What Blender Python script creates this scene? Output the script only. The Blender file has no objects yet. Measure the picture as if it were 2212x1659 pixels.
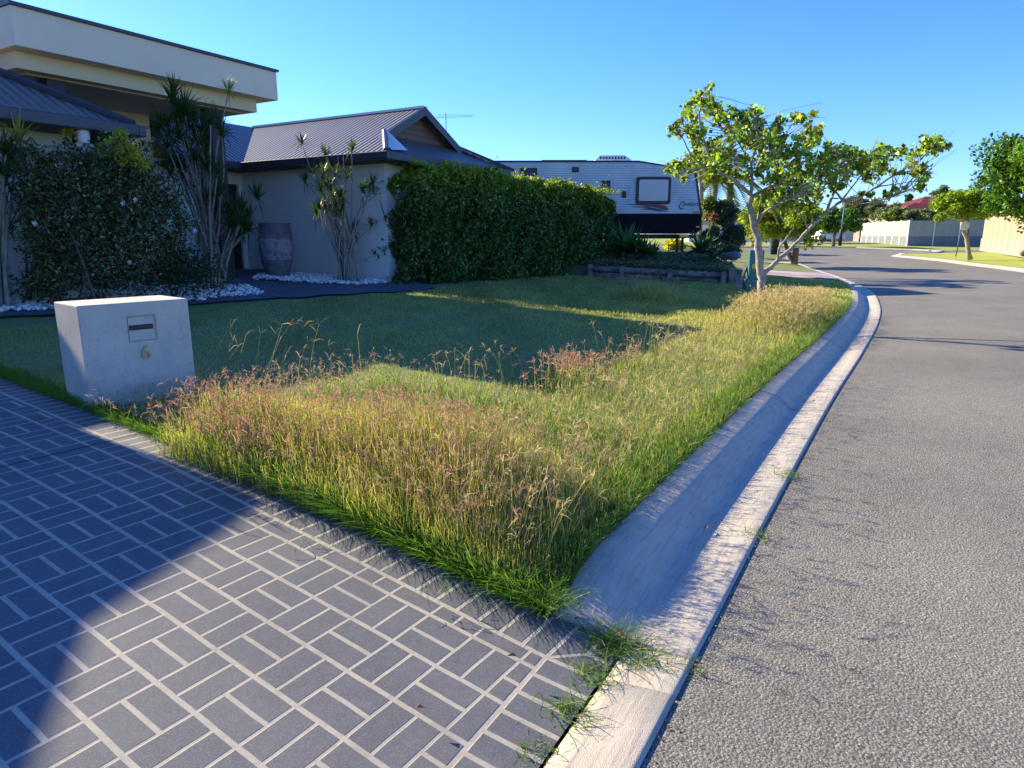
import bpy, math, random
import numpy as np
from mathutils import Vector, Matrix
random.seed(7); rng = np.random.default_rng(11)
SC = bpy.context.scene; COL = SC.collection
R = math.radians
# ---------------------------------------------------------------- camera, sky, sun, exposure
F, CX, CY, PITCH, CAMH = 676.0, 512.0, 384.0, R(12.35), 1.6
cam = bpy.data.cameras.new('camera'); camo = bpy.data.objects.new('camera', cam); COL.objects.link(camo)
cam.sensor_width = 36; cam.lens = F/1024*36; cam.clip_end = 2000; cam.clip_start = 0.05
camo.location = (0, 0, CAMH); camo.rotation_euler = (R(90)-PITCH, 0, 0)
SC.camera = camo
SUN_AZ, SUN_EL = R(-33.6), R(27.0)          # direction shadows run (from +X), elevation
sdir = Vector((math.cos(SUN_AZ), math.sin(SUN_AZ), 0))*math.cos(SUN_EL) + Vector((0, 0, -math.sin(SUN_EL)))
sun = bpy.data.lights.new('sun', 'SUN'); sun.energy = 4.5; sun.angle = R(0.53); sun.color = (1.0, 0.885, 0.60)
suno = bpy.data.objects.new('sun', sun); COL.objects.link(suno)
suno.rotation_euler = sdir.to_track_quat('-Z', 'Y').to_euler(); suno.location = (-20, 15, 20)
w = bpy.data.worlds.new('World'); SC.world = w; w.use_nodes = True
nt = w.node_tree; sky = nt.nodes.new('ShaderNodeTexSky'); sky.sky_type = 'NISHITA'; sky.sun_disc = False
sky.sun_elevation = SUN_EL; sky.sun_rotation = R(-57.6); sky.air_density = 1.0; sky.dust_density = 0.25; sky.ozone_density = 3.0
hs = nt.nodes.new('ShaderNodeHueSaturation'); hs.inputs['Saturation'].default_value = 1.2; nt.links.new(sky.outputs[0], hs.inputs['Color'])
tn = nt.nodes.new('ShaderNodeMix'); tn.data_type = 'RGBA'; tn.blend_type = 'MULTIPLY'; tn.inputs[0].default_value = 1; tn.inputs[7].default_value = (.41, .56, .95, 1)
nt.links.new(hs.outputs[0], tn.inputs[6]); nt.links.new(tn.outputs[2], nt.nodes['Background'].inputs[0]); nt.nodes['Background'].inputs[1].default_value = 0.13
SC.view_settings.view_transform = 'Standard'; SC.view_settings.look = 'None'
SC.view_settings.exposure = 1.4; SC.view_settings.gamma = 1.0
SC.render.engine = 'CYCLES'

def at(px, py, Y):                           # a point of the place at depth Y that lies on a given sight line
    u = (px-CX)/F; v = -(py-CY)/F
    d = Vector((u, math.cos(PITCH)+v*math.sin(PITCH), -math.sin(PITCH)+v*math.cos(PITCH)))
    return Vector((0, 0, CAMH)) + d*(Y/d.y)
def z1(x, y, Y): return at(x*720/1493*.4, y*800/1659*.4, Y)
def z2(x, y, Y): return at((500+x*640/1896)*.4, (200+y*560/1659)*.4, Y)
def z5(x, y, Y): return at((1640+x*760/2101)*.4, (180+y*600/1659)*.4, Y)
def z6(x, y, Y): return at((1780+x*780/2212)*.4, (460+y*320/907)*.4, Y)

# ---------------------------------------------------------------- materials
def newmat(name):
    m = bpy.data.materials.new(name); m.use_nodes = True
    return m, m.node_tree, m.node_tree.nodes['Principled BSDF']
def N(nt, t, **kw):
    n = nt.nodes.new(t)
    for k, v in kw.items(): setattr(n, k, v)
    return n
def lk(nt, a, b): nt.links.new(a, b)
def math_(nt, op, a, b=None, c=None):
    n = N(nt, 'ShaderNodeMath', operation=op)
    for i, v in enumerate((a, b, c)):
        if v is None: continue
        if isinstance(v, (int, float)): n.inputs[i].default_value = v
        else: lk(nt, v, n.inputs[i])
    return n.outputs[0]
def mixc(nt, fac, a, b, mode='MIX'):
    n = N(nt, 'ShaderNodeMix', data_type='RGBA', blend_type=mode)
    for s, v in ((n.inputs[0], fac), (n.inputs[6], a), (n.inputs[7], b)):
        if isinstance(v, (int, float)): s.default_value = v
        elif isinstance(v, (tuple, list)): s.default_value = (*v[:3], 1)
        else: lk(nt, v, s)
    return n.outputs[2]
def noise(nt, vec, scale, detail=4, rough=.6, dist=0):
    n = N(nt, 'ShaderNodeTexNoise'); n.inputs['Scale'].default_value = scale; n.inputs['Detail'].default_value = detail
    n.inputs['Roughness'].default_value = rough; n.inputs['Distortion'].default_value = dist
    if vec is not None: lk(nt, vec, n.inputs['Vector'])
    return n.outputs[0]
def ramp(nt, fac, lo, hi):
    n = N(nt, 'ShaderNodeMapRange'); n.inputs[1].default_value = lo; n.inputs[2].default_value = hi
    lk(nt, fac, n.inputs[0]); return n.outputs[0]
def geo(nt): return N(nt, 'ShaderNodeNewGeometry').outputs['Position']
def bump(nt, bsdf, h, strength=.3, dist=.01):
    b = N(nt, 'ShaderNodeBump'); b.inputs['Strength'].default_value = strength; b.inputs['Distance'].default_value = dist
    lk(nt, h, b.inputs['Height']); lk(nt, b.outputs[0], bsdf.inputs['Normal'])
def plain(name, col, rough=.6, var=.12, scale=6, metal=0, bmp=0, bscale=60, spec=.5, col2=None):
    m, nt, b = newmat(name); p = geo(nt)
    f = noise(nt, p, scale, 5)
    c2 = col2 or tuple(c*(1-var*2) for c in col)
    lk(nt, mixc(nt, ramp(nt, f, .3, .7), col if not col2 else col, c2), b.inputs['Base Color'])
    b.inputs['Roughness'].default_value = rough; b.inputs['Metallic'].default_value = metal
    b.inputs['Specular IOR Level'].default_value = spec
    if bmp: bump(nt, b, noise(nt, p, bscale, 3), bmp, .004)
    return m
def foliage(name, trans=.45, rough=.5, tint=(1, 1, 1), spec=.3, tt=(1.12, 1.08, .62)):
    m, nt, b = newmat(name)
    a = N(nt, 'ShaderNodeAttribute', attribute_name='Col')
    c = mixc(nt, 1.0, a.outputs['Color'], tint, 'MULTIPLY')
    lk(nt, c, b.inputs['Base Color']); b.inputs['Roughness'].default_value = rough
    b.inputs['Specular IOR Level'].default_value = spec
    t = N(nt, 'ShaderNodeBsdfTranslucent')
    c2 = mixc(nt, 1.0, c, tt, 'MULTIPLY'); lk(nt, c2, t.inputs['Color'])
    mx = N(nt, 'ShaderNodeMixShader'); mx.inputs[0].default_value = trans
    lk(nt, b.outputs[0], mx.inputs[1]); lk(nt, t.outputs[0], mx.inputs[2])
    lk(nt, mx.outputs[0], nt.nodes['Material Output'].inputs['Surface'])
    return m
M = {}
# asphalt
m, nt, b = newmat('asphalt'); p = geo(nt)
v = N(nt, 'ShaderNodeTexVoronoi'); v.inputs['Scale'].default_value = 150; lk(nt, p, v.inputs['Vector'])
v2 = N(nt, 'ShaderNodeTexVoronoi'); v2.inputs['Scale'].default_value = 85; lk(nt, p, v2.inputs['Vector'])
n1 = noise(nt, p, 200, 3, .7); big = noise(nt, p, .55, 6, .65)
sp = N(nt, 'ShaderNodeSeparateColor'); lk(nt, v.outputs['Color'], sp.inputs[0])
c = mixc(nt, ramp(nt, sp.outputs[0], 0, 1), (.22, .20, .165), (.46, .42, .35))
c = mixc(nt, ramp(nt, v.outputs['Distance'], .25, .75), c, (.13, .115, .095))
c = mixc(nt, ramp(nt, big, .35, .7), c, mixc(nt, 1.0, c, (.70, .71, .74), 'MULTIPLY'))
spot = noise(nt, p, 7, 5, .7)
c = mixc(nt, math_(nt, 'MULTIPLY', ramp(nt, spot, .55, .75), .30), c, (.12, .11, .10))
crk = noise(nt, p, 2.2, 6, .65, 1.2)
cr = math_(nt, 'LESS_THAN', math_(nt, 'ABSOLUTE', math_(nt, 'SUBTRACT', crk, .5)), .0018)
c = mixc(nt, math_(nt, 'MULTIPLY', cr, .5), c, (.04, .038, .035))
lk(nt, c, b.inputs['Base Color']); b.inputs['Roughness'].default_value = .9; b.inputs['Specular IOR Level'].default_value = .25
h = math_(nt, 'ADD', math_(nt, 'MULTIPLY', v2.outputs['Distance'], -1.0), math_(nt, 'MULTIPLY', n1, .8))
bump(nt, b, h, .7, .006); M['asphalt'] = m
# concrete kerb (UV = metres along / across)
m, nt, b = newmat('kerb_concrete'); p = geo(nt)
uv = N(nt, 'ShaderNodeUVMap').outputs[0]
mp = N(nt, 'ShaderNodeMapping'); mp.inputs['Scale'].default_value = (70, 3, 1); lk(nt, uv, mp.inputs[0])
mp2 = N(nt, 'ShaderNodeMapping'); mp2.inputs['Scale'].default_value = (4.5, 52, 1); lk(nt, uv, mp2.inputs[0])
broom = noise(nt, mp.outputs[0], 1, 3, .6); broom2 = noise(nt, mp2.outputs[0], 1, 3, .6)
g = noise(nt, p, 5, 6, .7); gr = noise(nt, p, 320, 2, .6)
c = mixc(nt, ramp(nt, g, .3, .72), (.62, .52, .40), (.47, .41, .34))
c = mixc(nt, math_(nt, 'MULTIPLY', ramp(nt, broom2, .50, .68), .45), c, (.24, .23, .215))
c = mixc(nt, math_(nt, 'MULTIPLY', ramp(nt, gr, .56, .68), .55), c, (.24, .21, .18))
c = mixc(nt, math_(nt, 'MULTIPLY', ramp(nt, noise(nt, p, 1.7, 5, .7), .5, .75), .35), c, (.3, .27, .25))
lk(nt, c, b.inputs['Base Color']); b.inputs['Roughness'].default_value = .9
bump(nt, b, math_(nt, 'ADD', math_(nt, 'MULTIPLY', broom, .5), math_(nt, 'ADD', gr, math_(nt, 'MULTIPLY', broom2, .6))), .8, .006); M['kerb'] = m
# stencilled driveway: world XY in grid of .227 m cells
m, nt, b = newmat('stencilled_concrete'); p = geo(nt)
sx = N(nt, 'ShaderNodeSeparateXYZ'); lk(nt, p, sx.inputs[0])
X0, Y0 = -1.10, 2.24; ax, ay = .830, -.558; CELL = .2262
wob = noise(nt, p, 3, 2); wob = math_(nt, 'MULTIPLY', math_(nt, 'SUBTRACT', wob, .5), .012)
px_ = math_(nt, 'SUBTRACT', sx.outputs[0], X0); py_ = math_(nt, 'SUBTRACT', sx.outputs[1], Y0)
P_ = math_(nt, 'ADD', math_(nt, 'ADD', math_(nt, 'MULTIPLY', px_, ax), math_(nt, 'MULTIPLY', py_, ay)), wob)
Q_ = math_(nt, 'ADD', math_(nt, 'ADD', math_(nt, 'MULTIPLY', px_, -ay), math_(nt, 'MULTIPLY', py_, ax)), wob)
pc = math_(nt, 'DIVIDE', P_, CELL); qc = math_(nt, 'DIVIDE', Q_, CELL)
fp = math_(nt, 'FLOOR', pc); fq = math_(nt, 'FLOOR', qc)
rp = math_(nt, 'SUBTRACT', pc, fp); rq = math_(nt, 'SUBTRACT', qc, fq)
def edge(r): return math_(nt, 'MINIMUM', r, math_(nt, 'SUBTRACT', 1.0, r))
def line(dist, wid, soft=.012):              # 1 on the joint
    n = N(nt, 'ShaderNodeMapRange'); n.inputs[1].default_value = wid; n.inputs[2].default_value = wid+soft
    n.inputs[3].default_value = 1; n.inputs[4].default_value = 0; lk(nt, dist, n.inputs[0]); return n.outputs[0]
WA, WB = .038, .023
lq = line(edge(rq), WA); lp = line(edge(rp), WB)
par = math_(nt, 'PINGPONG', math_(nt, 'ADD', fp, fq), 1.0)          # 1 = odd
sa = line(math_(nt, 'ABSOLUTE', math_(nt, 'SUBTRACT', rq, .5)), WA*.9)
sb = line(math_(nt, 'ABSOLUTE', math_(nt, 'SUBTRACT', rp, .5)), WB)
split = math_(nt, 'ADD', math_(nt, 'MULTIPLY', par, sb), math_(nt, 'MULTIPLY', math_(nt, 'SUBTRACT', 1.0, par), sa))
main = math_(nt, 'MAXIMUM', math_(nt, 'MAXIMUM', lq, lp), split)
# header courses along lawn and along gutter
def dist_line(x0, y0, nx, ny):
    return math_(nt, 'ADD', math_(nt, 'MULTIPLY', math_(nt, 'SUBTRACT', sx.outputs[0], x0), nx), math_(nt, 'MULTIPLY', math_(nt, 'SUBTRACT', sx.outputs[1], y0), ny))
dl = dist_line(.13, 2.33, .572, .820)        # >0 : lawn header course
dk = dist_line(.13, 2.33, .863, -.505)       # >0 : gutter header course
def frac_lines(val, pitch, wid):
    r = math_(nt, 'DIVIDE', val, pitch); r = math_(nt, 'SUBTRACT', r, math_(nt, 'FLOOR', r)); return line(edge(r), wid, .03)
al = dist_line(.13, 2.33, .820, -.572); ak = dist_line(.13, 2.33, .505, .863)
headL = frac_lines(al, .1135, .06); headK = frac_lines(ak, .1135, .075)
inL = math_(nt, 'GREATER_THAN', dl, 0); inK = math_(nt, 'GREATER_THAN', dk, 0)
useL = math_(nt, 'MULTIPLY', inL, math_(nt, 'GREATER_THAN', dl, dk)); useK = math_(nt, 'MULTIPLY', inK, math_(nt, 'SUBTRACT', 1.0, useL))
def sel(f, a, bb): return math_(nt, 'ADD', math_(nt, 'MULTIPLY', f, bb), math_(nt, 'MULTIPLY', math_(nt, 'SUBTRACT', 1.0, f), a))
pat = sel(useK, sel(useL, main, headL), headK)
bl = line(math_(nt, 'ABSOLUTE', dl), .009, .004); bk = line(math_(nt, 'ABSOLUTE', dk), .008, .004)
bl = math_(nt, 'MULTIPLY', bl, math_(nt, 'LESS_THAN', dk, 0)); bk = math_(nt, 'MULTIPLY', bk, math_(nt, 'LESS_THAN', dl, 0))
mitre = math_(nt, 'MULTIPLY', line(math_(nt, 'ABSOLUTE', math_(nt, 'SUBTRACT', dl, dk)), .008, .004), math_(nt, 'MULTIPLY', inL, inK))
pat = math_(nt, 'MAXIMUM', math_(nt, 'MAXIMUM', pat, bl), math_(nt, 'MAXIMUM', bk, mitre))
fine = noise(nt, p, 170, 4, .85); med = noise(nt, p, 24, 4, .6); lar = noise(nt, p, 2.2, 4, .6)
patf = math_(nt, 'SUBTRACT', pat, math_(nt, 'MULTIPLY', ramp(nt, fine, .53, .66), .85)); patf = ramp(nt, patf, .1, .6)
cell_id = N(nt, 'ShaderNodeTexWhiteNoise'); cv = N(nt, 'ShaderNodeCombineXYZ')
lk(nt, math_(nt, 'ADD', fp, math_(nt, 'MULTIPLY', math_(nt, 'GREATER_THAN', rp, .5), par)), cv.inputs[0]); lk(nt, fq, cv.inputs[1]); lk(nt, cv.outputs[0], cell_id.inputs['Vector'])
brick = mixc(nt, ramp(nt, lar, .3, .7), (.105, .104, .115), (.14, .135, .138))
brick = mixc(nt, math_(nt, 'MULTIPLY', cell_id.outputs[0], .45), brick, (.075, .08, .1))
brick = mixc(nt, math_(nt, 'MULTIPLY', ramp(nt, med, .45, .75), .35), brick, (.17, .165, .16))
brick = mixc(nt, math_(nt, 'MULTIPLY', ramp(nt, fine, .50, .66), .65), brick, (.27, .26, .25))
brick = mixc(nt, math_(nt, 'MULTIPLY', ramp(nt, fine, .46, .32), .5), brick, (.07, .07, .08))
grout = mixc(nt, ramp(nt, med, .3, .7), (.46, .40, .31), (.36, .32, .265))
c = mixc(nt, patf, brick, grout)
st1 = noise(nt, p, 1.1, 6, .65, .6); st2 = noise(nt, p, 6.5, 5, .7)
c = mixc(nt, math_(nt, 'MULTIPLY', ramp(nt, st1, .5, .72), .35), c, (.08, .078, .08))
c = mixc(nt, math_(nt, 'MULTIPLY', ramp(nt, st2, .60, .75), .22), c, (.30, .27, .23))
saw = dist_line(-2.97, 3.72, .83, -.558); sawl = line(math_(nt, 'ABSOLUTE', saw), .007, .003)
c = mixc(nt, sawl, c, (.012, .012, .014))
lk(nt, c, b.inputs['Base Color']); b.inputs['Roughness'].default_value = .78; b.inputs['Specular IOR Level'].default_value = .3
h = math_(nt, 'SUBTRACT', math_(nt, 'MULTIPLY', fine, .5), math_(nt, 'ADD', math_(nt, 'MULTIPLY', pat, .9), math_(nt, 'MULTIPLY', sawl, 3.0)))
bump(nt, b, h, .6, .004); M['driveway'] = m
# soil / turf base
M['turf'] = plain('turf_base', (.16, .20, .07), .95, .2, 9, col2=(.24, .24, .11), bmp=.6, bscale=90, spec=.1)
M['farturf'] = plain('far_turf', (.38, .40, .09), .95, .2, 1.3, col2=(.26, .30, .06), bmp=.6, bscale=30, spec=.1)
M['soil'] = plain('garden_soil', (.055, .045, .035), .95, .2, 9, col2=(.10, .08, .06), bmp=.8, bscale=40, spec=.1)
M['bedsoil'] = plain('planted_bed', (.10, .115, .05), .95, .2, 5, col2=(.07, .06, .045), bmp=.8, bscale=40, spec=.1)
M['path'] = plain('slate_grey_path', (.105, .115, .14), .75, .1, 3, bmp=.3, bscale=120, spec=.3)
M['grass'] = foliage('grass_blades', .58, .55)
M['seed'] = foliage('seed_stalks', .4, .7, spec=.1, tt=(1.1, .95, .85))
M['leaf'] = foliage('tree_leaves', .55, .4, spec=.45)
M['shrub'] = foliage('shrub_leaves', .4, .8, spec=.05)
M['hedge'] = foliage('hedge_leaves', .38, .35, spec=.5)
M['render'] = plain('rendered_wall', (.66, .66, .62), .85, .04, 1.5, bmp=.15, bscale=180, spec=.2)
M['cream'] = plain('cream_render', (.74, .63, .46), .85, .04, 1.2, bmp=.15, bscale=180, spec=.2)
M['beige'] = plain('beige_trim', (.66, .54, .34), .8, .04, 1.2, bmp=.1, bscale=180, spec=.2)
M['gutter'] = plain('dark_gutter', (.035, .04, .055), .4, .1, 4, spec=.5)
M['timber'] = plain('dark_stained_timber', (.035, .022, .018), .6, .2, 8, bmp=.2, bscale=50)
M['soffit'] = plain('soffit', (.5, .43, .35), .8, .08, 3)
M['white'] = plain('white_paint', (.75, .74, .70), .5, .04, 3)
M['glass'] = plain('dark_glass', (.02, .03, .05), .05, .05, 2, spec=.9)
M['black'] = plain('black_metal', (.012, .012, .015), .5, .1, 4)
M['brown_dark'] = plain('dark_door', (.03, .014, .012), .5, .15, 5)
def wavemat(name, col, period, axis=0, metal=.0, rough=.45, strength=1.0, depth=.012, groove=.35, col2=None):
    m, nt, b = newmat(name); uv = N(nt, 'ShaderNodeUVMap').outputs[0]
    s = N(nt, 'ShaderNodeSeparateXYZ'); lk(nt, uv, s.inputs[0])
    wv = math_(nt, 'SINE', math_(nt, 'MULTIPLY', s.outputs[axis], 2*math.pi/period))
    p = geo(nt); f = noise(nt, p, 1.6, 5)
    c = mixc(nt, ramp(nt, f, .35, .7), col, col2 or tuple(x*.8 for x in col))
    c = mixc(nt, math_(nt, 'MULTIPLY', ramp(nt, wv, .3, -1), groove), c, tuple(x*.45 for x in col))
    lk(nt, c, b.inputs['Base Color']); b.inputs['Roughness'].default_value = rough; b.inputs['Metallic'].default_value = metal
    bump(nt, b, wv, strength, depth); return m
M['roof'] = wavemat('corrugated_roof', (.15, .135, .125), .15, 0, .0, .42, 1.0, .02, .55)
M['cladding'] = wavemat('ribbed_caravan_cladding', (.50, .57, .60), .075, 1, .1, .35, .8, .006, .25)
M['gableclad'] = wavemat('timber_gable_boards', (.16, .11, .08), .14, 1, 0, .7, .8, .01, .5)
M['fence_sheet'] = wavemat('ribbed_fence_sheet', (.40, .38, .34), .2, 0, 0, .6, .9, .02, .3)
M['palings'] = wavemat('timber_palings', (.44, .32, .20), .15, 0, 0, .8, .6, .01, .3, col2=(.36, .26, .16))
M['sleeper_conc'] = wavemat('concrete_sleepers', (.20, .21, .23), .2, 1, 0, .85, .6, .01, .4)
M['sleeper'] = plain('weathered_sleeper', (.27, .25, .21), .9, .22, 7, bmp=.7, bscale=28, col2=(.06, .05, .045))
M['bark'] = plain('grey_bark', (.44, .39, .32), .9, .2, 14, bmp=.9, bscale=40, col2=(.20, .17, .13))
M['barkdark'] = plain('brown_bark', (.14, .10, .07), .9, .2, 9, bmp=.8, bscale=40)
M['stem'] = plain('pale_stem', (.30, .27, .22), .85, .2, 12, bmp=.5, bscale=70, col2=(.17, .15, .12))
m, nt, b = newmat('mailbox_render'); p = geo(nt)
g1 = noise(nt, p, 3.2, 6, .65); g2 = noise(nt, p, 9, 6, .7); g3 = noise(nt, p, 34, 3, .6)
c = mixc(nt, ramp(nt, g1, .32, .7), (.56, .51, .43), (.44, .41, .36))
c = mixc(nt, math_(nt, 'MULTIPLY', ramp(nt, g2, .56, .72), .35), c, (.33, .31, .28))
c = mixc(nt, math_(nt, 'MULTIPLY', ramp(nt, g3, .68, .74), .55), c, (.12, .11, .1))
ck = math_(nt, 'LESS_THAN', math_(nt, 'ABSOLUTE', math_(nt, 'SUBTRACT', noise(nt, p, 2.4, 7, .6, .8), .5)), .0016)
c = mixc(nt, math_(nt, 'MULTIPLY', ck, .6), c, (.16, .14, .13))
lk(nt, c, b.inputs['Base Color']); b.inputs['Roughness'].default_value = .85; b.inputs['Specular IOR Level'].default_value = .2
bump(nt, b, math_(nt, 'ADD', noise(nt, p, 160, 3), math_(nt, 'MULTIPLY', g2, .6)), .3, .004); M['mailbox'] = m
M['brass'] = plain('aged_brass', (.50, .36, .18), .5, .15, 40, metal=.25)
M['pebble'] = foliage('white_pebbles', 0.0, .6)
M['pink'] = plain('pink_pavers', (.52, .40, .36), .9, .08, 6, bmp=.3, bscale=90)
M['teal'] = plain('green_painted_steel', (.05, .16, .15), .5, .06, 4)
M['skirt'] = plain('black_checker_plate', (.006, .007, .012), .8, .1, 8, spec=.15)
M['yellow'] = plain('yellow_sticker', (.75, .55, .03), .5, .05, 9)
M['orange'] = plain('orange_lens', (.65, .16, .03), .3, .05, 9)
M['red'] = plain('red_decal', (.4, .03, .03), .5, .05, 9)
M['navy'] = plain('navy_decal', (.02, .03, .07), .5, .05, 9)
M['pane'] = plain('caravan_pane', (.30, .32, .36), .12, .05, 3, spec=.8)
M['redroof'] = wavemat('red_tiled_roof', (.20, .025, .018), .3, 1, 0, .7, .8, .03, .5)
M['brick'] = plain('pale_brick', (.32, .28, .24), .9, .1, 7)
M['carwhite'] = plain('white_car_paint', (.72, .72, .74), .25, .03, 2, spec=.6)
M['carmaroon'] = plain('maroon_car_paint', (.16, .04, .05), .3, .05, 2, spec=.6)
M['blue'] = plain('blue_canvas', (.03, .10, .33), .6, .1, 3)
M['tyre'] = plain('tyre_rubber', (.02, .02, .02), .8, .1, 8)
M['pot'] = None
m, nt, b = newmat('carved_pot'); p = geo(nt); uv = N(nt, 'ShaderNodeUVMap').outputs[0]
s = N(nt, 'ShaderNodeSeparateXYZ'); lk(nt, uv, s.inputs[0])
vv = N(nt, 'ShaderNodeTexVoronoi'); vv.inputs['Scale'].default_value = 9; lk(nt, uv, vv.inputs['Vector'])
band = math_(nt, 'MULTIPLY', math_(nt, 'GREATER_THAN', s.outputs[1], .40), math_(nt, 'LESS_THAN', s.outputs[1], .86))
c = mixc(nt, ramp(nt, noise(nt, p, 7, 5), .3, .7), (.17, .17, .18), (.10, .10, .11))
c = mixc(nt, math_(nt, 'MULTIPLY', band, ramp(nt, vv.outputs['Distance'], .2, .6)), c, (.26, .26, .27))
lk(nt, c, b.inputs['Base Color']); b.inputs['Roughness'].default_value = .8
bump(nt, b, math_(nt, 'ADD', math_(nt, 'MULTIPLY', vv.outputs['Distance'], band), noise(nt, p, 40, 3)), .8, .02); M['pot'] = m

# ---------------------------------------------------------------- builders
def link(name, me, mat=None, parent=None, smooth=False):
    o = bpy.data.objects.new(name, me); COL.objects.link(o)
    if mat: me.materials.append(M[mat] if isinstance(mat, str) else mat)
    if smooth: me.polygons.foreach_set('use_smooth', [True]*len(me.polygons))
    if parent: o.parent = parent
    return o
def thing(name, label, cat, loc=(0, 0, 0), group=None, rotz=0):
    o = bpy.data.objects.new(name, None); COL.objects.link(o); o.location = loc; o.rotation_euler = (0, 0, rotz)
    o.empty_display_size = .1
    o['label'] = label; o['category'] = cat
    if group: o['group'] = group
    return o
def tag(o, label=None, cat=None, group=None, kind=None):
    for k, v in (('label', label), ('category', cat), ('group', group), ('kind', kind)):
        if v: o[k] = v
    return o
class MB:
    def __init__(s, T=None): s.v = []; s.f = []; s.uv = []; s.T = T or (lambda x, y, z: (x, y, z))
    def add(s, pts, faces, uvf=None):
        n = len(s.v); s.v += [tuple(s.T(*p)) for p in pts]
        for f in faces:
            s.f.append([n+i for i in f])
            if uvf is None:
                a, bb, cc = (Vector(pts[f[0]]), Vector(pts[f[1]]), Vector(pts[f[2]]))
                nn = (bb-a).cross(cc-a)
                if nn.length > 0: nn.normalize()
                for i in f:
                    q = pts[i]
                    if abs(nn.z) > .7: s.uv.append((q[0], q[1]))
                    elif abs(nn.x) > abs(nn.y): s.uv.append((q[1], q[2]))
                    else: s.uv.append((q[0], q[2]))
            else: s.uv += [uvf(pts[i]) for i in f]
    def box(s, x0, x1, y0, y1, z0, z1):
        P = [(x0, y0, z0), (x1, y0, z0), (x1, y1, z0), (x0, y1, z0), (x0, y0, z1), (x1, y0, z1), (x1, y1, z1), (x0, y1, z1)]
        s.add(P, [(3, 2, 1, 0), (4, 5, 6, 7), (0, 1, 5, 4), (1, 2, 6, 5), (2, 3, 7, 6), (3, 0, 4, 7)]); return s
    def prism(s, poly, y0, y1):              # poly in (x,z), extruded along y
        n = len(poly); P = [(x, y0, z) for x, z in poly]+[(x, y1, z) for x, z in poly]
        s.add(P, [tuple(range(n)), tuple(range(2*n-1, n-1, -1))]+[(i, (i+1) % n+n-0 if False else i+n, (i+1) % n+n, (i+1) % n) for i in range(n)]); return s
    def slab(s, poly, z0, z1):               # poly in (x,y)
        n = len(poly); P = [(x, y, z0) for x, y in poly]+[(x, y, z1) for x, y in poly]
        s.add(P, [tuple(range(n-1, -1, -1)), tuple(range(n, 2*n))]+[(i, (i+1) % n, (i+1) % n+n, i+n) for i in range(n)]); return s
    def tube(s, pts, rad, k=8, cap=True):
        pts = [Vector(p) for p in pts]; rings = []; n0 = len(s.v)
        up = Vector((.3, .1, 1)).normalized()
        for i, p in enumerate(pts):
            t = (pts[min(i+1, len(pts)-1)]-pts[max(i-1, 0)]).normalized()
            a = t.cross(up) if abs(t.dot(up)) < .95 else t.cross(Vector((1, 0, 0)))
            a.normalize(); bb = t.cross(a); r = rad[i] if isinstance(rad, (list, tuple)) else rad
            for j in range(k):
                th = 2*math.pi*j/k; q = p+a*math.cos(th)*r+bb*math.sin(th)*r; s.v.append(tuple(s.T(*q)))
        for i in range(len(pts)-1):
            for j in range(k):
                f = [n0+i*k+j, n0+i*k+(j+1) % k, n0+(i+1)*k+(j+1) % k, n0+(i+1)*k+j]
                s.f.append(f); s.uv += [(j/k, i), ((j+1)/k, i), ((j+1)/k, i+1), (j/k, i+1)]
        if cap:
            for i in (0, len(pts)-1):
                f = [n0+i*k+j for j in range(k)]; s.f.append(f[::-1] if i == 0 else f); s.uv += [(0, 0)]*k
        return s
    def lathe(s, prof, c=(0, 0), k=28, ur=1):
        n0 = len(s.v)
        for r, z in prof:
            for j in range(k):
                th = 2*math.pi*j/k; s.v.append(tuple(s.T(c[0]+r*math.cos(th), c[1]+r*math.sin(th), z)))
        for i in range(len(prof)-1):
            for j in range(k):
                s.f.append([n0+i*k+j, n0+i*k+(j+1) % k, n0+(i+1)*k+(j+1) % k, n0+(i+1)*k+j])
                za, zb = prof[i][1]-prof[0][1], prof[i+1][1]-prof[0][1]
                s.uv += [(j/k*2.3, za), ((j+1)/k*2.3, za), ((j+1)/k*2.3, zb), (j/k*2.3, zb)]
        return s
    def build(s, name, mat=None, parent=None, smooth=False, bevel=0):
        me = bpy.data.meshes.new(name); me.from_pydata(s.v, [], s.f); me.update()
        ul = me.uv_layers.new(name='UVMap'); ul.data.foreach_set('uv', np.array(s.uv, dtype=np.float32).ravel())
        o = link(name, me, mat, parent, smooth)
        if bevel:
            md = o.modifiers.new('bevel', 'BEVEL'); md.width = bevel; md.segments = 2; md.limit_method = 'ANGLE'; md.angle_limit = R(40)
        return o
def npmesh(name, V, Fq, col=None, mat=None, parent=None, smooth=False):
    """V (n,3); Fq (m,k) equal-size faces; col (n,3)"""
    me = bpy.data.meshes.new(name); V = np.asarray(V, np.float32).reshape(-1, 3); Fq = np.asarray(Fq, np.int32)
    m, k = Fq.shape
    me.vertices.add(len(V)); me.vertices.foreach_set('co', V.ravel())
    me.loops.add(m*k); me.loops.foreach_set('vertex_index', Fq.ravel())
    me.polygons.add(m); me.polygons.foreach_set('loop_start', np.arange(0, m*k, k, dtype=np.int32))
    try: me.polygons.foreach_set('loop_total', np.full(m, k, np.int32))
    except Exception: pass
    me.update(calc_edges=True)
    if col is not None:
        a = me.color_attributes.new('Col', 'FLOAT_COLOR', 'POINT')
        c4 = np.ones((len(V), 4), np.float32); c4[:, :3] = col; a.data.foreach_set('color', c4.ravel())
    return link(name, me, mat, parent, smooth)
def unit(a): return a/np.maximum(np.linalg.norm(a, axis=-1, keepdims=True), 1e-9)

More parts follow.
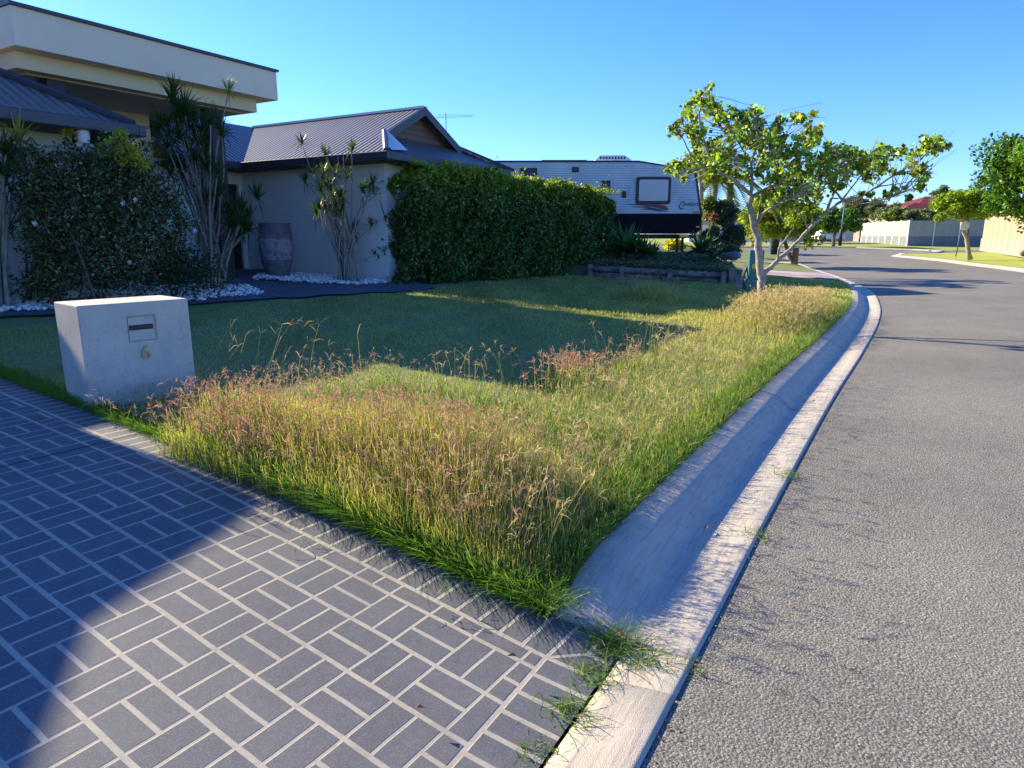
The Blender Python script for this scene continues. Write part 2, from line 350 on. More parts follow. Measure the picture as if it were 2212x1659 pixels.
# ---------------------------------------------------------------- ground geometry in (s along kerb, d across) coordinates
KP = [(-8, -12.6), (-3.1, -4.2), (0.39, 1.78), (1.5, 3.69), (3.2, 6.55), (4.95, 9.4), (7.0, 12.85), (8.75, 16.1), (10.75, 20.4), (12.7, 26.0), (14.6, 32.5), (17.2, 41.0), (20.6, 50.0), (24.6, 58.0)]
def catmull(P, n=24):
    P = [np.array(p, float) for p in P]; P = [2*P[0]-P[1]]+P+[2*P[-1]-P[-2]]; out = []
    for i in range(1, len(P)-2):
        a, b_, c_, d_ = P[i-1:i+3]
        for t in np.linspace(0, 1, n, endpoint=False):
            out.append(.5*((2*b_)+(-a+c_)*t+(2*a-5*b_+4*c_-d_)*t*t+(-a+3*b_-3*c_+d_)*t**3))
    out.append(P[-2]); return np.array(out)
KC = catmull(KP); seg = np.linalg.norm(np.diff(KC, axis=0), axis=1); KS = np.concatenate([[0], np.cumsum(seg)])
i0 = np.argmin(np.linalg.norm(KC-np.array([.39, 1.78]), axis=1)); KS -= KS[i0]
tan = unit(np.gradient(KC, axis=0)); NRM = np.stack([-tan[:, 1], tan[:, 0]], 1)
SMAX = KS[-1]
def sd2xy(s, d):
    s = np.asarray(s, float); d = np.asarray(d, float)
    x = np.interp(s, KS, KC[:, 0]); y = np.interp(s, KS, KC[:, 1])
    nx = np.interp(s, KS, NRM[:, 0]); ny = np.interp(s, KS, NRM[:, 1])
    ext = np.clip(s-SMAX, 0, None); x = x+ext*tan[-1, 0]; y = y+ext*tan[-1, 1]
    return x+nx*d, y+ny*d
def E0(Y): return np.clip(np.asarray(Y, float)-56, 0, 25)*.03       # the road climbs gently beyond the bend
def zland(s, d):
    x, y = sd2xy(s, d)
    zl = .13+(np.clip(d, .5, 24)-.5)*.0465; zd = np.minimum(-.012+(np.asarray(d, float)-.27)*.095, zl)
    w_ = np.clip((s-(.60+.08*(np.asarray(d, float)-.657)))/.45, 0, 1); w_ = w_*w_*(3-2*w_); z = zd*(1-w_)+zl*w_
    bumps = .012*np.sin(x*2.1+1.3*np.sin(y*1.7))*np.sin(y*2.6+.7)+.008*np.sin(x*5.3+y*4.1)
    return z+bumps*np.clip((d-.62)*2, 0, 1)+E0(y)
def xy2sd(X, Y):
    D = (KC[:, 0]-X)**2+(KC[:, 1]-Y)**2; i = int(np.argmin(D))
    dx, dy = X-KC[i, 0], Y-KC[i, 1]
    return KS[i]+dx*tan[i, 0]+dy*tan[i, 1], dx*NRM[i, 0]+dy*NRM[i, 1]
def gz(X, Y):
    s, d = xy2sd(X, Y); return float(zland(s, d))
def sedge(d): return .60+.08*(np.asarray(d, float)-.657)            # lawn / driveway border
def strip(name, ss_fn, ds, ns, zfn, mat, uvscale=1):
    """grid over d rows and ns columns; ss_fn(d)->(s0,s1)"""
    V = []; UV = []
    for d in ds:
        s0, s1 = ss_fn(d); t = np.linspace(0, 1, ns)**1.6 if s1-s0 > 25 else np.linspace(0, 1, ns)
        s = s0+(s1-s0)*t; x, y = sd2xy(s, d); z = zfn(s, np.full_like(s, d))
        V.append(np.stack([x, y, z], 1)); UV.append(np.stack([s, np.full_like(s, d)], 1))
    V = np.array(V); UV = np.array(UV); nd = len(ds); idx = np.arange(nd*ns).reshape(nd, ns)
    Fq = np.stack([idx[:-1, :-1], idx[:-1, 1:], idx[1:, 1:], idx[1:, :-1]], -1).reshape(-1, 4)
    o = npmesh(name, V.reshape(-1, 3), Fq, None, mat, None, True)
    ul = o.data.uv_layers.new(name='UVMap'); ul.data.foreach_set('uv', UV.reshape(-1, 2)[Fq.ravel()].astype(np.float32).ravel())
    return o
# far ground sheet
mb = MB(); mb.add([(-600, -200, -.35), (700, -200, -.35), (700, 900, -.35), (-600, 900, -.35)], [(0, 1, 2, 3)])
tag(mb.build('ground', 'farturf'), kind='structure')
# lawn
ds = np.concatenate([np.linspace(.62, 6, 40), np.linspace(6.3, 26, 24)])
o = strip('lawn', lambda d: (float(sedge(d))-.03, SMAX), ds, 260, zland, 'turf'); tag(o, kind='structure')
o['label'] = 'uneven green front lawn between kerb and house'
# driveway
def zdrive(s, d): return np.minimum(-.012+(d-.27)*.095, .14+(np.clip(d, .5, 24)-.5)*.046)+.004*np.sin(s*1.3)-.004
ds = np.concatenate([np.linspace(.275, 3, 30), np.linspace(3.3, 16, 16)])
o = strip('driveway', lambda d: (-13, float(sedge(d))+.0 if d > .6 else .6), ds, 90, zdrive, 'driveway'); tag(o, kind='structure')
# kerb and gutter: profile from road edge to back of kerb
prof = [(0, -.10), (0, .004), (.02, .010), (.10, .002), (.20, -.012), (.275, -.018), (.30, -.014), (.335, .004), (.385, .045), (.44, .088), (.48, .115), (.51, .118), (.545, .128), (.60, .132), (.63, .131), (.64, -.05)]
def kerbmesh(name, s0, s1, prof, n, curve=sd2xy, ez=True):
    V = []; UV = []; s = np.linspace(s0, s1, n)
    cum = 0; last = prof[0]
    for d, z in prof:
        cum += math.hypot(d-last[0], z-last[1]); last = (d, z)
        x, y = curve(s, np.full_like(s, d)); tp_ = np.clip((s-.6)/.55, 0, 1) if d > .3 and curve is sd2xy else np.ones(n); tp_ = .35+.65*tp_*tp_*(3-2*tp_) if d > .3 and curve is sd2xy else tp_; V.append(np.stack([x, y, np.where(z > 0, z*tp_, z)+(E0(y) if ez else 0*y)], 1)); UV.append(np.stack([s, np.full_like(s, cum)], 1))
    bot = V[0].copy(); bot[:, 2] = -.12; bots = []
    for k_ in range(len(prof)):
        b__ = V[k_].copy(); b__[:, 2] -= .25; bots.append(b__)
    V = np.array(V+bots); UV = np.array(UV+UV); nd = len(prof); idx = np.arange(2*nd*n).reshape(2*nd, n)
    Fq = np.stack([idx[:nd-1, :-1], idx[:nd-1, 1:], idx[1:nd, 1:], idx[1:nd, :-1]], -1).reshape(-1, 4)
    caps = np.concatenate([np.stack([idx[:nd-1, e], idx[1:nd, e], idx[nd+1:, e], idx[nd:-1, e]], -1) for e in (0, -1)])
    Fq = np.concatenate([Fq, caps])
    o = npmesh(name, V.reshape(-1, 3), Fq, None, 'kerb', None, False)
    ul = o.data.uv_layers.new(name='UVMap'); ul.data.foreach_set('uv', UV.reshape(-1, 2)[Fq.ravel()].astype(np.float32).ravel())
    return o
JOINTS = [.615, 5.0, 9.1, 13.2, 17.3, 21.0]
prev = JOINTS[0]+.006
allk = kerbmesh('kerb', prev, 4.994, prof, 60)
parts_k = [allk]
for a, b_ in zip(JOINTS[1:], JOINTS[2:]+[24.0]):
    parts_k.append(kerbmesh('kerb', a+.005, b_-.004 if b_ != 24.0 else 24, prof, 30))
parts_k.append(kerbmesh('kerb', 24.0, SMAX, prof, 120))
for k in parts_k: tag(k, kind='structure')
tray = [(0, -.10), (0, .004), (.02, .010), (.10, .002), (.20, -.010), (.262, -.016), (.263, -.1)]
# straight gutter across the driveway, with its cracked joint
def cutkerb(s0, s1): tag(kerbmesh('gutter', s0, s1, tray, 40), kind='structure')
cutkerb(.372, .606); cutkerb(-12, .36)
# road sheet: curve left edge to right edge
RR = [(6, -16), (11, -2), (14.5, 9), (18.5, 19.5), (23.5, 31.5), (25.8, 38.5), (27.7, 44), (29.4, 50), (30.6, 55), (33, 58.5)]
RC = catmull(RR, 12)
def poly_sheet(name, poly, z, mat, zf=None):
    mb = MB(); mb.add([(x, y, z+(float(E0(y)) if zf is None else zf(x, y))) for x, y in poly], [tuple(range(len(poly)))])
    return mb.build(name, mat)
n = 140; sl = np.linspace(-13, SMAX, n); lx, ly = sd2xy(sl, np.full(n, -.004)); tR = np.linspace(0, len(RC)-1, n)
rx = np.interp(tR, np.arange(len(RC)), RC[:, 0]); ry = np.interp(tR, np.arange(len(RC)), RC[:, 1])
K = 10; V = np.array([[lx*(1-k/K)+rx*k/K, ly*(1-k/K)+ry*k/K, np.zeros(n)] for k in range(K+1)]).transpose(0, 2, 1)
V[:, :, 2] = E0(V[:, :, 1])-.006+0.03*np.sin(np.linspace(0, math.pi, K+1))[:, None]
V = V.reshape(-1, 3); idx = np.arange((K+1)*n).reshape(K+1, n)
Fq = np.stack([idx[:-1, :-1], idx[1:, :-1], idx[1:, 1:], idx[:-1, 1:]], -1).reshape(-1, 4)
tag(npmesh('road', V, Fq, None, 'asphalt', None, True), kind='structure')
tag(poly_sheet('road', [(24.6, 57.7), (33, 58.3), (47, 60), (47, 66), (38.2, 65.5), (35, 70), (31, 72), (22, 70.5), (8, 66), (8, 61.5), (20, 60.5)], -.004, 'asphalt'), kind='structure')
# right-hand verge inside the bend, with kerb
def rcurve(s, d):                            # s in metres along RC, d outward (to the right)
    sg = np.concatenate([[0], np.cumsum(np.linalg.norm(np.diff(RC, axis=0), axis=1))]); tn = unit(np.gradient(RC, axis=0))
    x = np.interp(s, sg, RC[:, 0]); y = np.interp(s, sg, RC[:, 1]); tx = np.interp(s, sg, tn[:, 0]); ty = np.interp(s, sg, tn[:, 1])
    return x+ty*d, y-tx*d
RL = float(np.sum(np.linalg.norm(np.diff(RC, axis=0), axis=1)))
ss = np.linspace(0, RL, 120); dd = np.concatenate([[.5], np.linspace(1, 22, 24), [40]])
V = []
for d in dd:
    x, y = rcurve(ss, np.full_like(ss, d)); V.append(np.stack([x, y, .1+np.clip((d-.5)*.045, 0, .62)+E0(y)*.6+.01*np.sin(x*2)*np.sin(y*1.7)], 1))
V = np.array(V); idx = np.arange(len(dd)*120).reshape(len(dd), 120)
Fq = np.stack([idx[:-1, :-1], idx[1:, :-1], idx[1:, 1:], idx[:-1, 1:]], -1).reshape(-1, 4)
tag(npmesh('verge', V.reshape(-1, 3), Fq, None, 'farturf', None, True), kind='structure')
rk = kerbmesh('kerb', 0, RL, [(-.25, 0), (-.2, .01), (.05, .01), (.25, .09), (.5, .11), (.55, 0)], 120, rcurve); tag(rk, kind='structure')
# land beyond the bend
xs = np.linspace(-160, 260, 60); ys = np.concatenate([np.linspace(55.5, 82, 20), np.linspace(90, 420, 20)])
V = np.array([[(x, y, float(E0(y))-.03) for x in xs] for y in ys]); idx = np.arange(V.shape[0]*V.shape[1]).reshape(V.shape[:2])
Fq = np.stack([idx[:-1, :-1], idx[:-1, 1:], idx[1:, 1:], idx[1:, :-1]], -1).reshape(-1, 4)
tag(npmesh('far_land', V.reshape(-1, 3), Fq, None, 'farturf', None, True), kind='structure')
def ribbon(name, pts, wd, z, mat, h=0):
    mb = MB()
    for a, b_ in zip(pts, pts[1:]):
        a = np.array(a, float); b_ = np.array(b_, float); t = unit(b_-a); nn = np.array([-t[1], t[0]])*wd/2
        P = [a-nn, b_-nn, b_+nn, a+nn]; za = z+float(E0(a[1])); zb = z+float(E0(b_[1])); Z = [za, zb, zb, za]
        mb.add([(p[0], p[1], q) for p, q in zip(P, Z)]+[(p[0], p[1], q-.12) for p, q in zip(P, Z)], [(0, 1, 2, 3), (0, 4, 5, 1), (1, 5, 6, 2), (2, 6, 7, 3), (3, 7, 4, 0)])
    o = mb.build(name, mat); tag(o, kind='structure'); return o
ribbon('kerb', [(39.3, 63), (38.2, 65.6), (35, 70.1), (31, 72.1), (22, 70.6), (8, 66.1)], .45, .10, 'kerb')
ribbon('kerb', [(33, 58.4), (37, 60.4), (39.3, 63)], .4, .10, 'kerb')
ribbon('kerb', [(24.5, 57.9), (20, 60.4), (8, 61.4)], .5, .08, 'kerb')
# ---------------------------------------------------------------- the house (local frame: s along the street, d away from it)
EX, EY = (.505, .863), (-.863, .505); HC = (-2.77, 15.35)
def H(s, d, z): return (HC[0]+EX[0]*s+EY[0]*d, HC[1]+EX[1]*s+EY[1]*d, z)
GZ = .50
house = thing('house', 'single storey rendered house with dark corrugated roofs and a tall flat entry canopy', 'house', H(-3, 3, GZ))
HI = Matrix.Translation(house.location).inverted()
def hb(T=H):
    m = MB(lambda x, y, z: tuple(HI@Vector(T(x, y, z)))); return m
EZ = 3.30; PT = .513
# walls
hb().box(0, 4.36, .0, 9.5, GZ-.3, EZ-.02).build('wall', 'render', house, bevel=.004)            # wing
w_ = hb(); w_.box(-2.3, -1.32, 4.67, 4.9, GZ-.3, EZ); w_.box(-.12, 0, 4.67, 4.9, GZ-.3, EZ); w_.box(-1.32, -.12, 4.67, 4.9, 2.86, EZ)
w_.build('wall', 'render', house)
w_ = hb(); w_.box(-9.2, -4.35, 4.67, 4.95, GZ-.3, 4.5); w_.box(-3.3, -2.3, 4.67, 4.95, GZ-.3, 4.5); w_.box(-4.35, -3.3, 4.67, 4.95, GZ-.3, 1.5); w_.box(-4.35, -3.3, 4.67, 4.95, 3.55, 4.5)
w_.box(-2.5, -2.3, 4.95, 8, GZ-.3, 4.5)
w_.build('wall', 'cream', house)
dr = hb().box(-1.32, -.12, 4.74, 4.8, GZ, 2.86).build('door', 'brown_dark', house)
hb().box(-1.1, -1.06, 4.68, 4.735, 1.2, 1.9).build('handle', 'black', dr)
st = hb().box(-1.4, 0, 4.3, 4.66, GZ-.2, GZ+.17).build('step', 'white', house)
wn = hb(); wn.box(-4.35, -4.27, 4.7, 4.9, 1.5, 3.55); wn.box(-3.38, -3.3, 4.7, 4.9, 1.5, 3.55); wn.box(-4.27, -3.38, 4.7, 4.9, 3.47, 3.55); wn.box(-4.27, -3.38, 4.7, 4.9, 1.5, 1.58); wn.box(-3.85, -3.80, 4.72, 4.88, 1.58, 3.47); wn.box(-4.27, -3.85, 4.72, 4.88, 3.16, 3.22); wn.box(-3.80, -3.38, 4.72, 4.88, 3.16, 3.22)
win = wn.build('window', 'timber', house); hb().box(-4.27, -3.38, 4.79, 4.81, 1.58, 3.47).build('pane', 'glass', win)
# roofs as closed sheet-metal shells
def roof(name, faces, parent=house, th=.05, mat='roof'):
    mb = hb()
    for poly, ue in faces:                   # ue = eave direction (s,d)
        P = [Vector(p) for p in poly]; u = Vector((ue[0], ue[1], 0)); nn = (P[1]-P[0]).cross(P[2]-P[0]).normalized()
        if nn.z < 0: P = P[::-1]; nn = -nn
        vdir = nn.cross(u); n = len(P); Q = [p-Vector((0, 0, th)) for p in P]
        mb.add([tuple(p) for p in P+Q], [tuple(range(n)), tuple(range(2*n-1, n-1, -1))]+[(i, i+n, (i+1) % n+n, (i+1) % n) for i in range(n)], lambda p: (Vector(p).dot(u), Vector(p).dot(vdir)))
    return mb.build(name, mat, parent)
ov = .45; b0 = .80; sm = 2.18; rz = EZ+(sm+ov)*PT; ridge_d = 4.03+(sm+ov)
def zr(t): return EZ+(t+ov)*PT
# wing: left slope, right slope, street-side hip skirt, gable
roof('roof', [
 ([(-ov, -ov, EZ), (-ov, 4.03, EZ), (sm, ridge_d, rz), (sm, b0-.25, rz), (b0-.1, b0-.25, zr(b0-.1))], (0, 1)),
 ([(2*sm+ov, -ov, EZ), (2*sm-b0+.1, b0-.25, zr(b0-.1)), (sm, b0-.25, rz), (sm, 9.5, rz), (2*sm+ov, 9.5, EZ)], (0, 1)),
 ([(-ov, -ov, EZ), (2*sm+ov, -ov, EZ), (2*sm-b0, b0, zr(b0)-.06), (b0, b0, zr(b0)-.06)], (1, 0))])
g = hb(); g.add([(b0+.0, b0+.02, zr(b0)-.08), (2*sm-b0, b0+.02, zr(b0)-.08), (sm, b0+.02, rz-.06)], [(0, 1, 2)], lambda p: (p[0], p[2])); g.build('gable', 'gableclad', house)
g = hb()
for sg in (-1, 1):                           # barge boards
    a = (sm, rz+.02); b_ = (sm+sg*(sm-b0+.15), zr(b0-.15)+.0)
    g.prism([(a[0], a[1]), (b_[0], b_[1]), (b_[0], b_[1]-.2), (a[0], a[1]-.2)], b0-.3, b0-.25)
g.build('barge_board', 'gutter', house)
g = hb(); g.box(sm-.09, sm+.09, b0-.28, ridge_d, rz-.02, rz+.035); g.build('ridge_cap', 'render', house)
g = hb(); g.tube([(-ov+.03, -ov+.03, EZ+.05), (b0-.05, b0-.2, zr(b0)+.0)], .06, 6); g.build('hip_cap', 'gutter', house); g = hb(); g.tube([(2*sm+ov, -ov, EZ+.03), (2*sm-b0, b0, zr(b0)+.03)], .06, 6)
g.build('hip_cap', 'gutter', house)
# small hip-return face by the gable foot, sunlight on it painted white
g = hb(); g.add([(b0-.34, b0-.27, zr(b0-.34)+.02), (b0-.06, b0-.27, zr(b0-.06)+.05), (b0-.36, -.30, zr(-.30)+.06), (-.22, -.40, zr(-.30)+.0)], [(0, 1, 2, 3)]); g.build('lit_hip_face', 'white', house)
def gut(pts, parent=house, z=EZ, hgt=.15, wd=.12, out=None):
    g = hb()
    for (a, b_, o) in pts:                   # o = outward dir
        x0, x1 = min(a[0], b_[0]), max(a[0], b_[0]); y0, y1 = min(a[1], b_[1]), max(a[1], b_[1])
        if o == 's-': g.box(x0-wd, x0, y0-wd, y1, z-hgt, z+.02)
        if o == 's+': g.box(x1, x1+wd, y0-wd, y1, z-hgt, z+.02)
        if o == 'd-': g.box(x0, x1, y0-wd, y0, z-hgt, z+.02)
    return g.build('gutter', 'gutter', parent, bevel=.015)
gut([((-ov, -ov), (-ov, 4.03), 's-'), ((-ov, -ov), (2*sm+ov, -ov), 'd-'), ((-2.35, 4.03), (-ov-.125, 4.03), 'd-')])
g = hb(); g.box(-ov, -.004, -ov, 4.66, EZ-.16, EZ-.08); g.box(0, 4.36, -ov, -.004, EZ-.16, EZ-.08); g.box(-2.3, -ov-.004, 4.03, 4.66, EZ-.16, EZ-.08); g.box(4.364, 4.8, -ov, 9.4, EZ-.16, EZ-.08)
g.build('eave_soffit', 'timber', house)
# main roof behind the entry
roof('roof', [([(-ov, 4.03, EZ), (-2.3, 4.03, EZ), (-2.3, ridge_d, rz), (sm, ridge_d, rz)], (1, 0)), ([(-2.3, 5.0, EZ+.5), (-9, 5.0, EZ+.5), (-9, ridge_d, rz), (-2.3, ridge_d, rz)], (1, 0)), ([(-14, ridge_d, rz), (-14, 2*ridge_d-4.03, EZ), (sm, 2*ridge_d-4.03, EZ), (sm, ridge_d, rz)], (1, 0))])
# entry canopy
z0, z1_, c0, c1 = 4.46, 5.03, -6.0, -.94
hb().box(c0, c1, 2.1, 7.0, z0, z1_).build('canopy', 'cream', house, bevel=.01)
hb().box(c0+.12, c1-.32, 2.42, 6.8, z0-.26, z0-.003).build('canopy_beam', 'beige', house)
hb().box(c0-.03, c1+.03, 2.05, 7.03, z1_+.002, z1_+.05).build('capping', 'gutter', house)
hb().box(c0+.35, c1-.5, 2.66, 6.6, z0-.29, z0-.262).build('soffit', 'soffit', house)
for s_ in (-2.14, -5.2):
    hb().box(s_-.15, s_+.15, 2.62, 2.92, GZ-.2, z0-.30).build('post', 'timber', house, bevel=.008)
# clerestory roof showing above the canopy
tq = at(30, 7.6, 19); TZ = tq.z; ts = (tq.x-HC[0])*EX[0]+(tq.y-HC[1])*EX[1]; td = (tq.x-HC[0])*EY[0]+(tq.y-HC[1])*EY[1]
roof('roof', [([(ts, td, TZ), (-9, td, TZ), (-9, td+2.6, TZ+1.3), (ts-2.6, td+2.6, TZ+1.3)], (1, 0)), ([(ts, td, TZ), (ts-2.6, td+2.6, TZ+1.3), (ts, td+5.2, TZ)], (0, 1)), ([(ts, td+5.2, TZ), (ts-2.6, td+2.6, TZ+1.3), (-9, td+2.6, TZ+1.3), (-9, td+5.2, TZ)], (1, 0))], th=.15)
hb().box(-8.8, ts-.5, td+.5, td+4.8, 3.5, TZ-.15).build('wall', 'cream', house)
# left wing
LZ = 3.27; lt = (-5.17, .61); LP = math.tan(R(28.5))
hb().box(-9.4, -5.8, 1.25, 4.66, GZ-.3, LZ-.1).build('wall', 'render', house)
roof('roof', [([(lt[0], lt[1], LZ), (-10.5, lt[1], LZ), (-10.5, lt[1]+3.5, LZ+3.5*LP), (lt[0]-3.5, lt[1]+3.5, LZ+3.5*LP)], (1, 0)), ([(lt[0], lt[1], LZ), (lt[0]-3.5, lt[1]+3.5, LZ+3.5*LP), (lt[0], lt[1]+5.1, LZ)], (0, 1)) ,
 ([(lt[0]-3.5, lt[1]+3.5, LZ+3.5*LP), (-10.5, lt[1]+3.5, LZ+3.5*LP), (-10.5, lt[1]+5.1, LZ+.9*LP), (lt[0]-.9, lt[1]+5.1, LZ+.9*LP)], (1, 0))])
g = hb(); g.tube([(lt[0], lt[1], LZ+.04), (lt[0]-3.5, lt[1]+3.5, LZ+3.5*LP+.04)], .06, 6); g.build('hip_cap', 'gutter', house)
g = hb(); g.box(-10.5, lt[0], lt[1]-.12, lt[1], LZ-.15, LZ+.02); g.box(lt[0], lt[0]+.12, lt[1]-.12, 4.5, LZ-.15, LZ+.02); g.build('gutter', 'gutter', house, bevel=.015)
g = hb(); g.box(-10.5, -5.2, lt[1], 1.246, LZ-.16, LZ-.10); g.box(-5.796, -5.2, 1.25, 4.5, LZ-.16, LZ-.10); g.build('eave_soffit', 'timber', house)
g = hb(); g.tube([(-5.95, .66, LZ-.14), (-5.95, .66, LZ-.30), (-6.02, .74, LZ-.38), (-6.28, 1.12, LZ-.42), (-6.32, 1.19, LZ-.5), (-6.32, 1.19, GZ)], .05, 8); g.build('downpipe', 'white', house, smooth=True)
g = hb(); g.lathe([(.075, LZ-.33), (.09, LZ-.25), (.09, LZ-.15)], (-5.95, .66), 12); g.build('rainhead', 'white', house, smooth=True)
v_ = hb().box(-6.75, -6.5, 1.21, 1.248, 2.5, 2.9).build('vent', 'gutter', house)
d2 = hb().box(-7.6, -6.98, 1.20, 1.248, GZ-.1, 2.0).build('door', 'brown_dark', house); hb().box(-7.09, -7.06, 1.15, 1.198, 1.1, 1.3).build('handle', 'black', d2)
# unseen garage wing added at the left, its roof shaped to shade the driveway
GF = -1.34
hb().box(-16.2, -9.83, GF+.45, 5.9, GZ-.4, 3.1).build('wall', 'render', house)
gz_ = 3.2
gp = [(-9.2, 0), (-10.3, .13), (-10.9, .45), (-12.9, 1.55), (-14.9, .45), (-15.5, .13), (-16.5, 0)]  # roof outline stepped to bend the edge of the cast shadow
roof('roof', [([(a_[0], GF, gz_+a_[1]), (a_[0], 6.5, gz_+a_[1]), (c_[0], 6.5, gz_+c_[1]), (c_[0], GF, gz_+c_[1])], (0, 1)) for a_, c_ in zip(gp, gp[1:])], th=.14)
hb().prism([(x+(.4 if x < -12 else -.4), gz_+z-.16) for x, z in gp if x != -12.9][:3]+[(-12.9, gz_+1.35)]+[(x+.4, gz_+z-.16) for x, z in gp[4:]], GF+.3, GF+.4).build('gable', 'render', house)
gd_ = hb().box(-16.3, -11.3, GF+.40, GF+.446, GZ-.1, 2.6).build('added_garage_door', 'cladding', house)
# tv antenna on the ridge
an = hb(); ap = at(434, 125, 22.5)
g = MB(); g.tube([(0, 0, -1.4), (0, 0, .5)], .018, 6)
for i in range(7): g.tube([(-.45+.15*i, -.25+.02*i, .3), (-.45+.15*i, .25-.02*i, .3)], .007, 4)
g.tube([(-.5, 0, .3), (1.3, 0, .34)], .009, 5); g.tube([(-.4, 0, .42), (1.4, 0, .4)], .008, 5)
a_ = g.build('antenna', 'gutter', None); a_.location = at(446, 124, 24.5); a_.scale = (.7, .7, .7)
tag(a_, 'thin television aerial rising behind the gable of the dark roof', 'antenna')

# ---------------------------------------------------------------- paths and pebbles
def patch(name, pts, dz, mat, n=1):
    """ground patch draped on the terrain, triangulated grid by bmesh subdivide"""
    import bmesh
    bm = bmesh.new(); vs = [bm.verts.new((x, y, 0)) for x, y in pts]; f = bm.faces.new(vs)
    bmesh.ops.triangulate(bm, faces=[f])
    for _ in range(n): bmesh.ops.subdivide_edges(bm, edges=bm.edges[:], cuts=1)
    for v in bm.verts: v.co.z = gz(v.co.x, v.co.y)+dz
    me = bpy.data.meshes.new(name); bm.to_mesh(me); bm.free(); return link(name, me, mat)
tag(patch('path', [(-7.6, 7.6), (-6.25, 9.0), (-4.95, 10.75), (-3.4, 12.45), (-1.9, 13.95), (-1.55, 14.7), (-2.4, 15.7), (-6.2, 17.9), (-9, 13.5), (-9.4, 9)], .035, 'path', 4), kind='structure')
def pebbles(name, poly, n, label):
    P = np.array(poly); lo = P.min(0); hi = P.max(0); pts = []
    def inside(q):
        c = False; j = len(P)-1
        for i in range(len(P)):
            if (P[i, 1] > q[1]) != (P[j, 1] > q[1]) and q[0] < (P[j, 0]-P[i, 0])*(q[1]-P[i, 1])/(P[j, 1]-P[i, 1])+P[i, 0]: c = not c
            j = i
        return c
    while len(pts) < n:
        q = rng.uniform(lo, hi)
        if inside(q): pts.append(q)
    oct_ = np.array([(1, 0, 0), (0, 1, 0), (-1, 0, 0), (0, -1, 0), (0, 0, 1), (0, 0, -1), (.6, .6, .55), (-.6, .6, .55), (-.6, -.6, .55), (.6, -.6, .55)])
    fc = np.array([(0, 6, 9), (0, 1, 6), (1, 7, 6), (1, 2, 7), (2, 8, 7), (2, 3, 8), (3, 9, 8), (3, 0, 9), (4, 6, 7), (4, 7, 8), (4, 8, 9), (4, 9, 6), (0, 5, 1), (1, 5, 2), (2, 5, 3), (3, 5, 0)])
    V = []; C = []; Fs = []
    for k, (x, y) in enumerate(pts):
        r = rng.uniform(.022, .045); A = oct_*np.array([r*rng.uniform(.8, 1.4), r, r*rng.uniform(.5, .8)])
        th = rng.uniform(0, 6.3); ca, sa = math.cos(th), math.sin(th); A = np.stack([A[:, 0]*ca-A[:, 1]*sa, A[:, 0]*sa+A[:, 1]*ca, A[:, 2]], 1)
        V.append(A+[x, y, gz(x, y)+.045+rng.uniform(0, .035)]); Fs.append(fc+k*10); g = rng.uniform(.45, .85); C.append(np.tile([g, g*.97, g*.93], (10, 1)))
    o = npmesh(name, np.concatenate(V), np.concatenate(Fs), np.concatenate(C), 'pebble', None, False)
    tag(o, label, 'pebbles', kind='stuff'); return o
pebbles('pebbles', [(-6.3, 10.6), (-5.1, 11.0), (-4.45, 12.2), (-5.2, 13.3), (-6.8, 12.6), (-7.2, 11.3)], 1500, 'white pebbles around the large clumping plant beside the path')
pebbles('pebbles', [(-8.4, 7.4), (-6.9, 8.75), (-6.3, 9.5), (-7.2, 10.3), (-9, 9.3)], 1500, 'white pebbles under the dark shrub left of the mailbox')
pebbles('pebbles', [(-5.6, 14.6), (-4.0, 14.35), (-2.7, 14.75), (-3.1, 15.5), (-4.5, 16.1), (-5.9, 16.4)], 1700, 'white pebbles around the carved pot against the pale wall')

# ---------------------------------------------------------------- mailbox
mbx = thing('mailbox', 'dirty cream rendered masonry mailbox with a brass number 6 beside the driveway', 'mailbox', (-3.15, 4.9, .2), rotz=R(50))
MW, MD, MT = .80, .50, .905
g = MB()                                     # body with a recess around the slot (local x along front, y back)
rx0, rx1, rz0, rz1 = .325, .535, .60, .80
for b_ in [(0, rx0, 0, MD, 0, MT), (rx1, MW, 0, MD, 0, MT), (rx0, rx1, 0, MD, 0, rz0), (rx0, rx1, 0, MD, rz1, MT), (rx0, rx1, .022, MD, rz0, rz1)]: pass
P = [(0, 0), (MW, 0), (MW, MT), (0, MT)]; Q = [(rx0, rz0), (rx1, rz0), (rx1, rz1), (rx0, rz1)]
pts = [(x, 0, z) for x, z in P]+[(x, 0, z) for x, z in Q]+[(x, .02, z) for x, z in Q]+[(x, MD, z) for x, z in P]
fs = [(0, 1, 5, 4), (1, 2, 6, 5), (2, 3, 7, 6), (3, 0, 4, 7), (4, 5, 9, 8), (5, 6, 10, 9), (6, 7, 11, 10), (7, 4, 8, 11), (8, 9, 10, 11), (15, 14, 13, 12), (1, 13, 14, 2), (3, 2, 14, 15), (0, 3, 15, 12), (0, 12, 13, 1)]
g.add(pts, fs); g.build('body', 'mailbox', mbx, bevel=.009)
pl = MB(); pl.box(rx0+.006, rx1-.018, .008, .0195, rz0+.008, .688); pl.box(rx0+.006, rx1-.018, .008, .0195, .728, rz1-.012); pl.box(rx0+.006, rx0+.01, .008, .0195, .688, .728); pl.build('slot_plate', 'mailbox', mbx, bevel=.002)
MB().box(rx0+.01, rx1-.02, .014, .0192, .689, .727).build('slot', 'black', mbx)
cu = bpy.data.curves.new('number', 'FONT'); cu.body = '6'; cu.size = .165; cu.extrude = .006; cu.align_x = 'CENTER'
to = bpy.data.objects.new('tmp', cu); COL.objects.link(to); dg = bpy.context.evaluated_depsgraph_get()
me = bpy.data.meshes.new_from_object(to.evaluated_get(dg)); me.name = 'number'
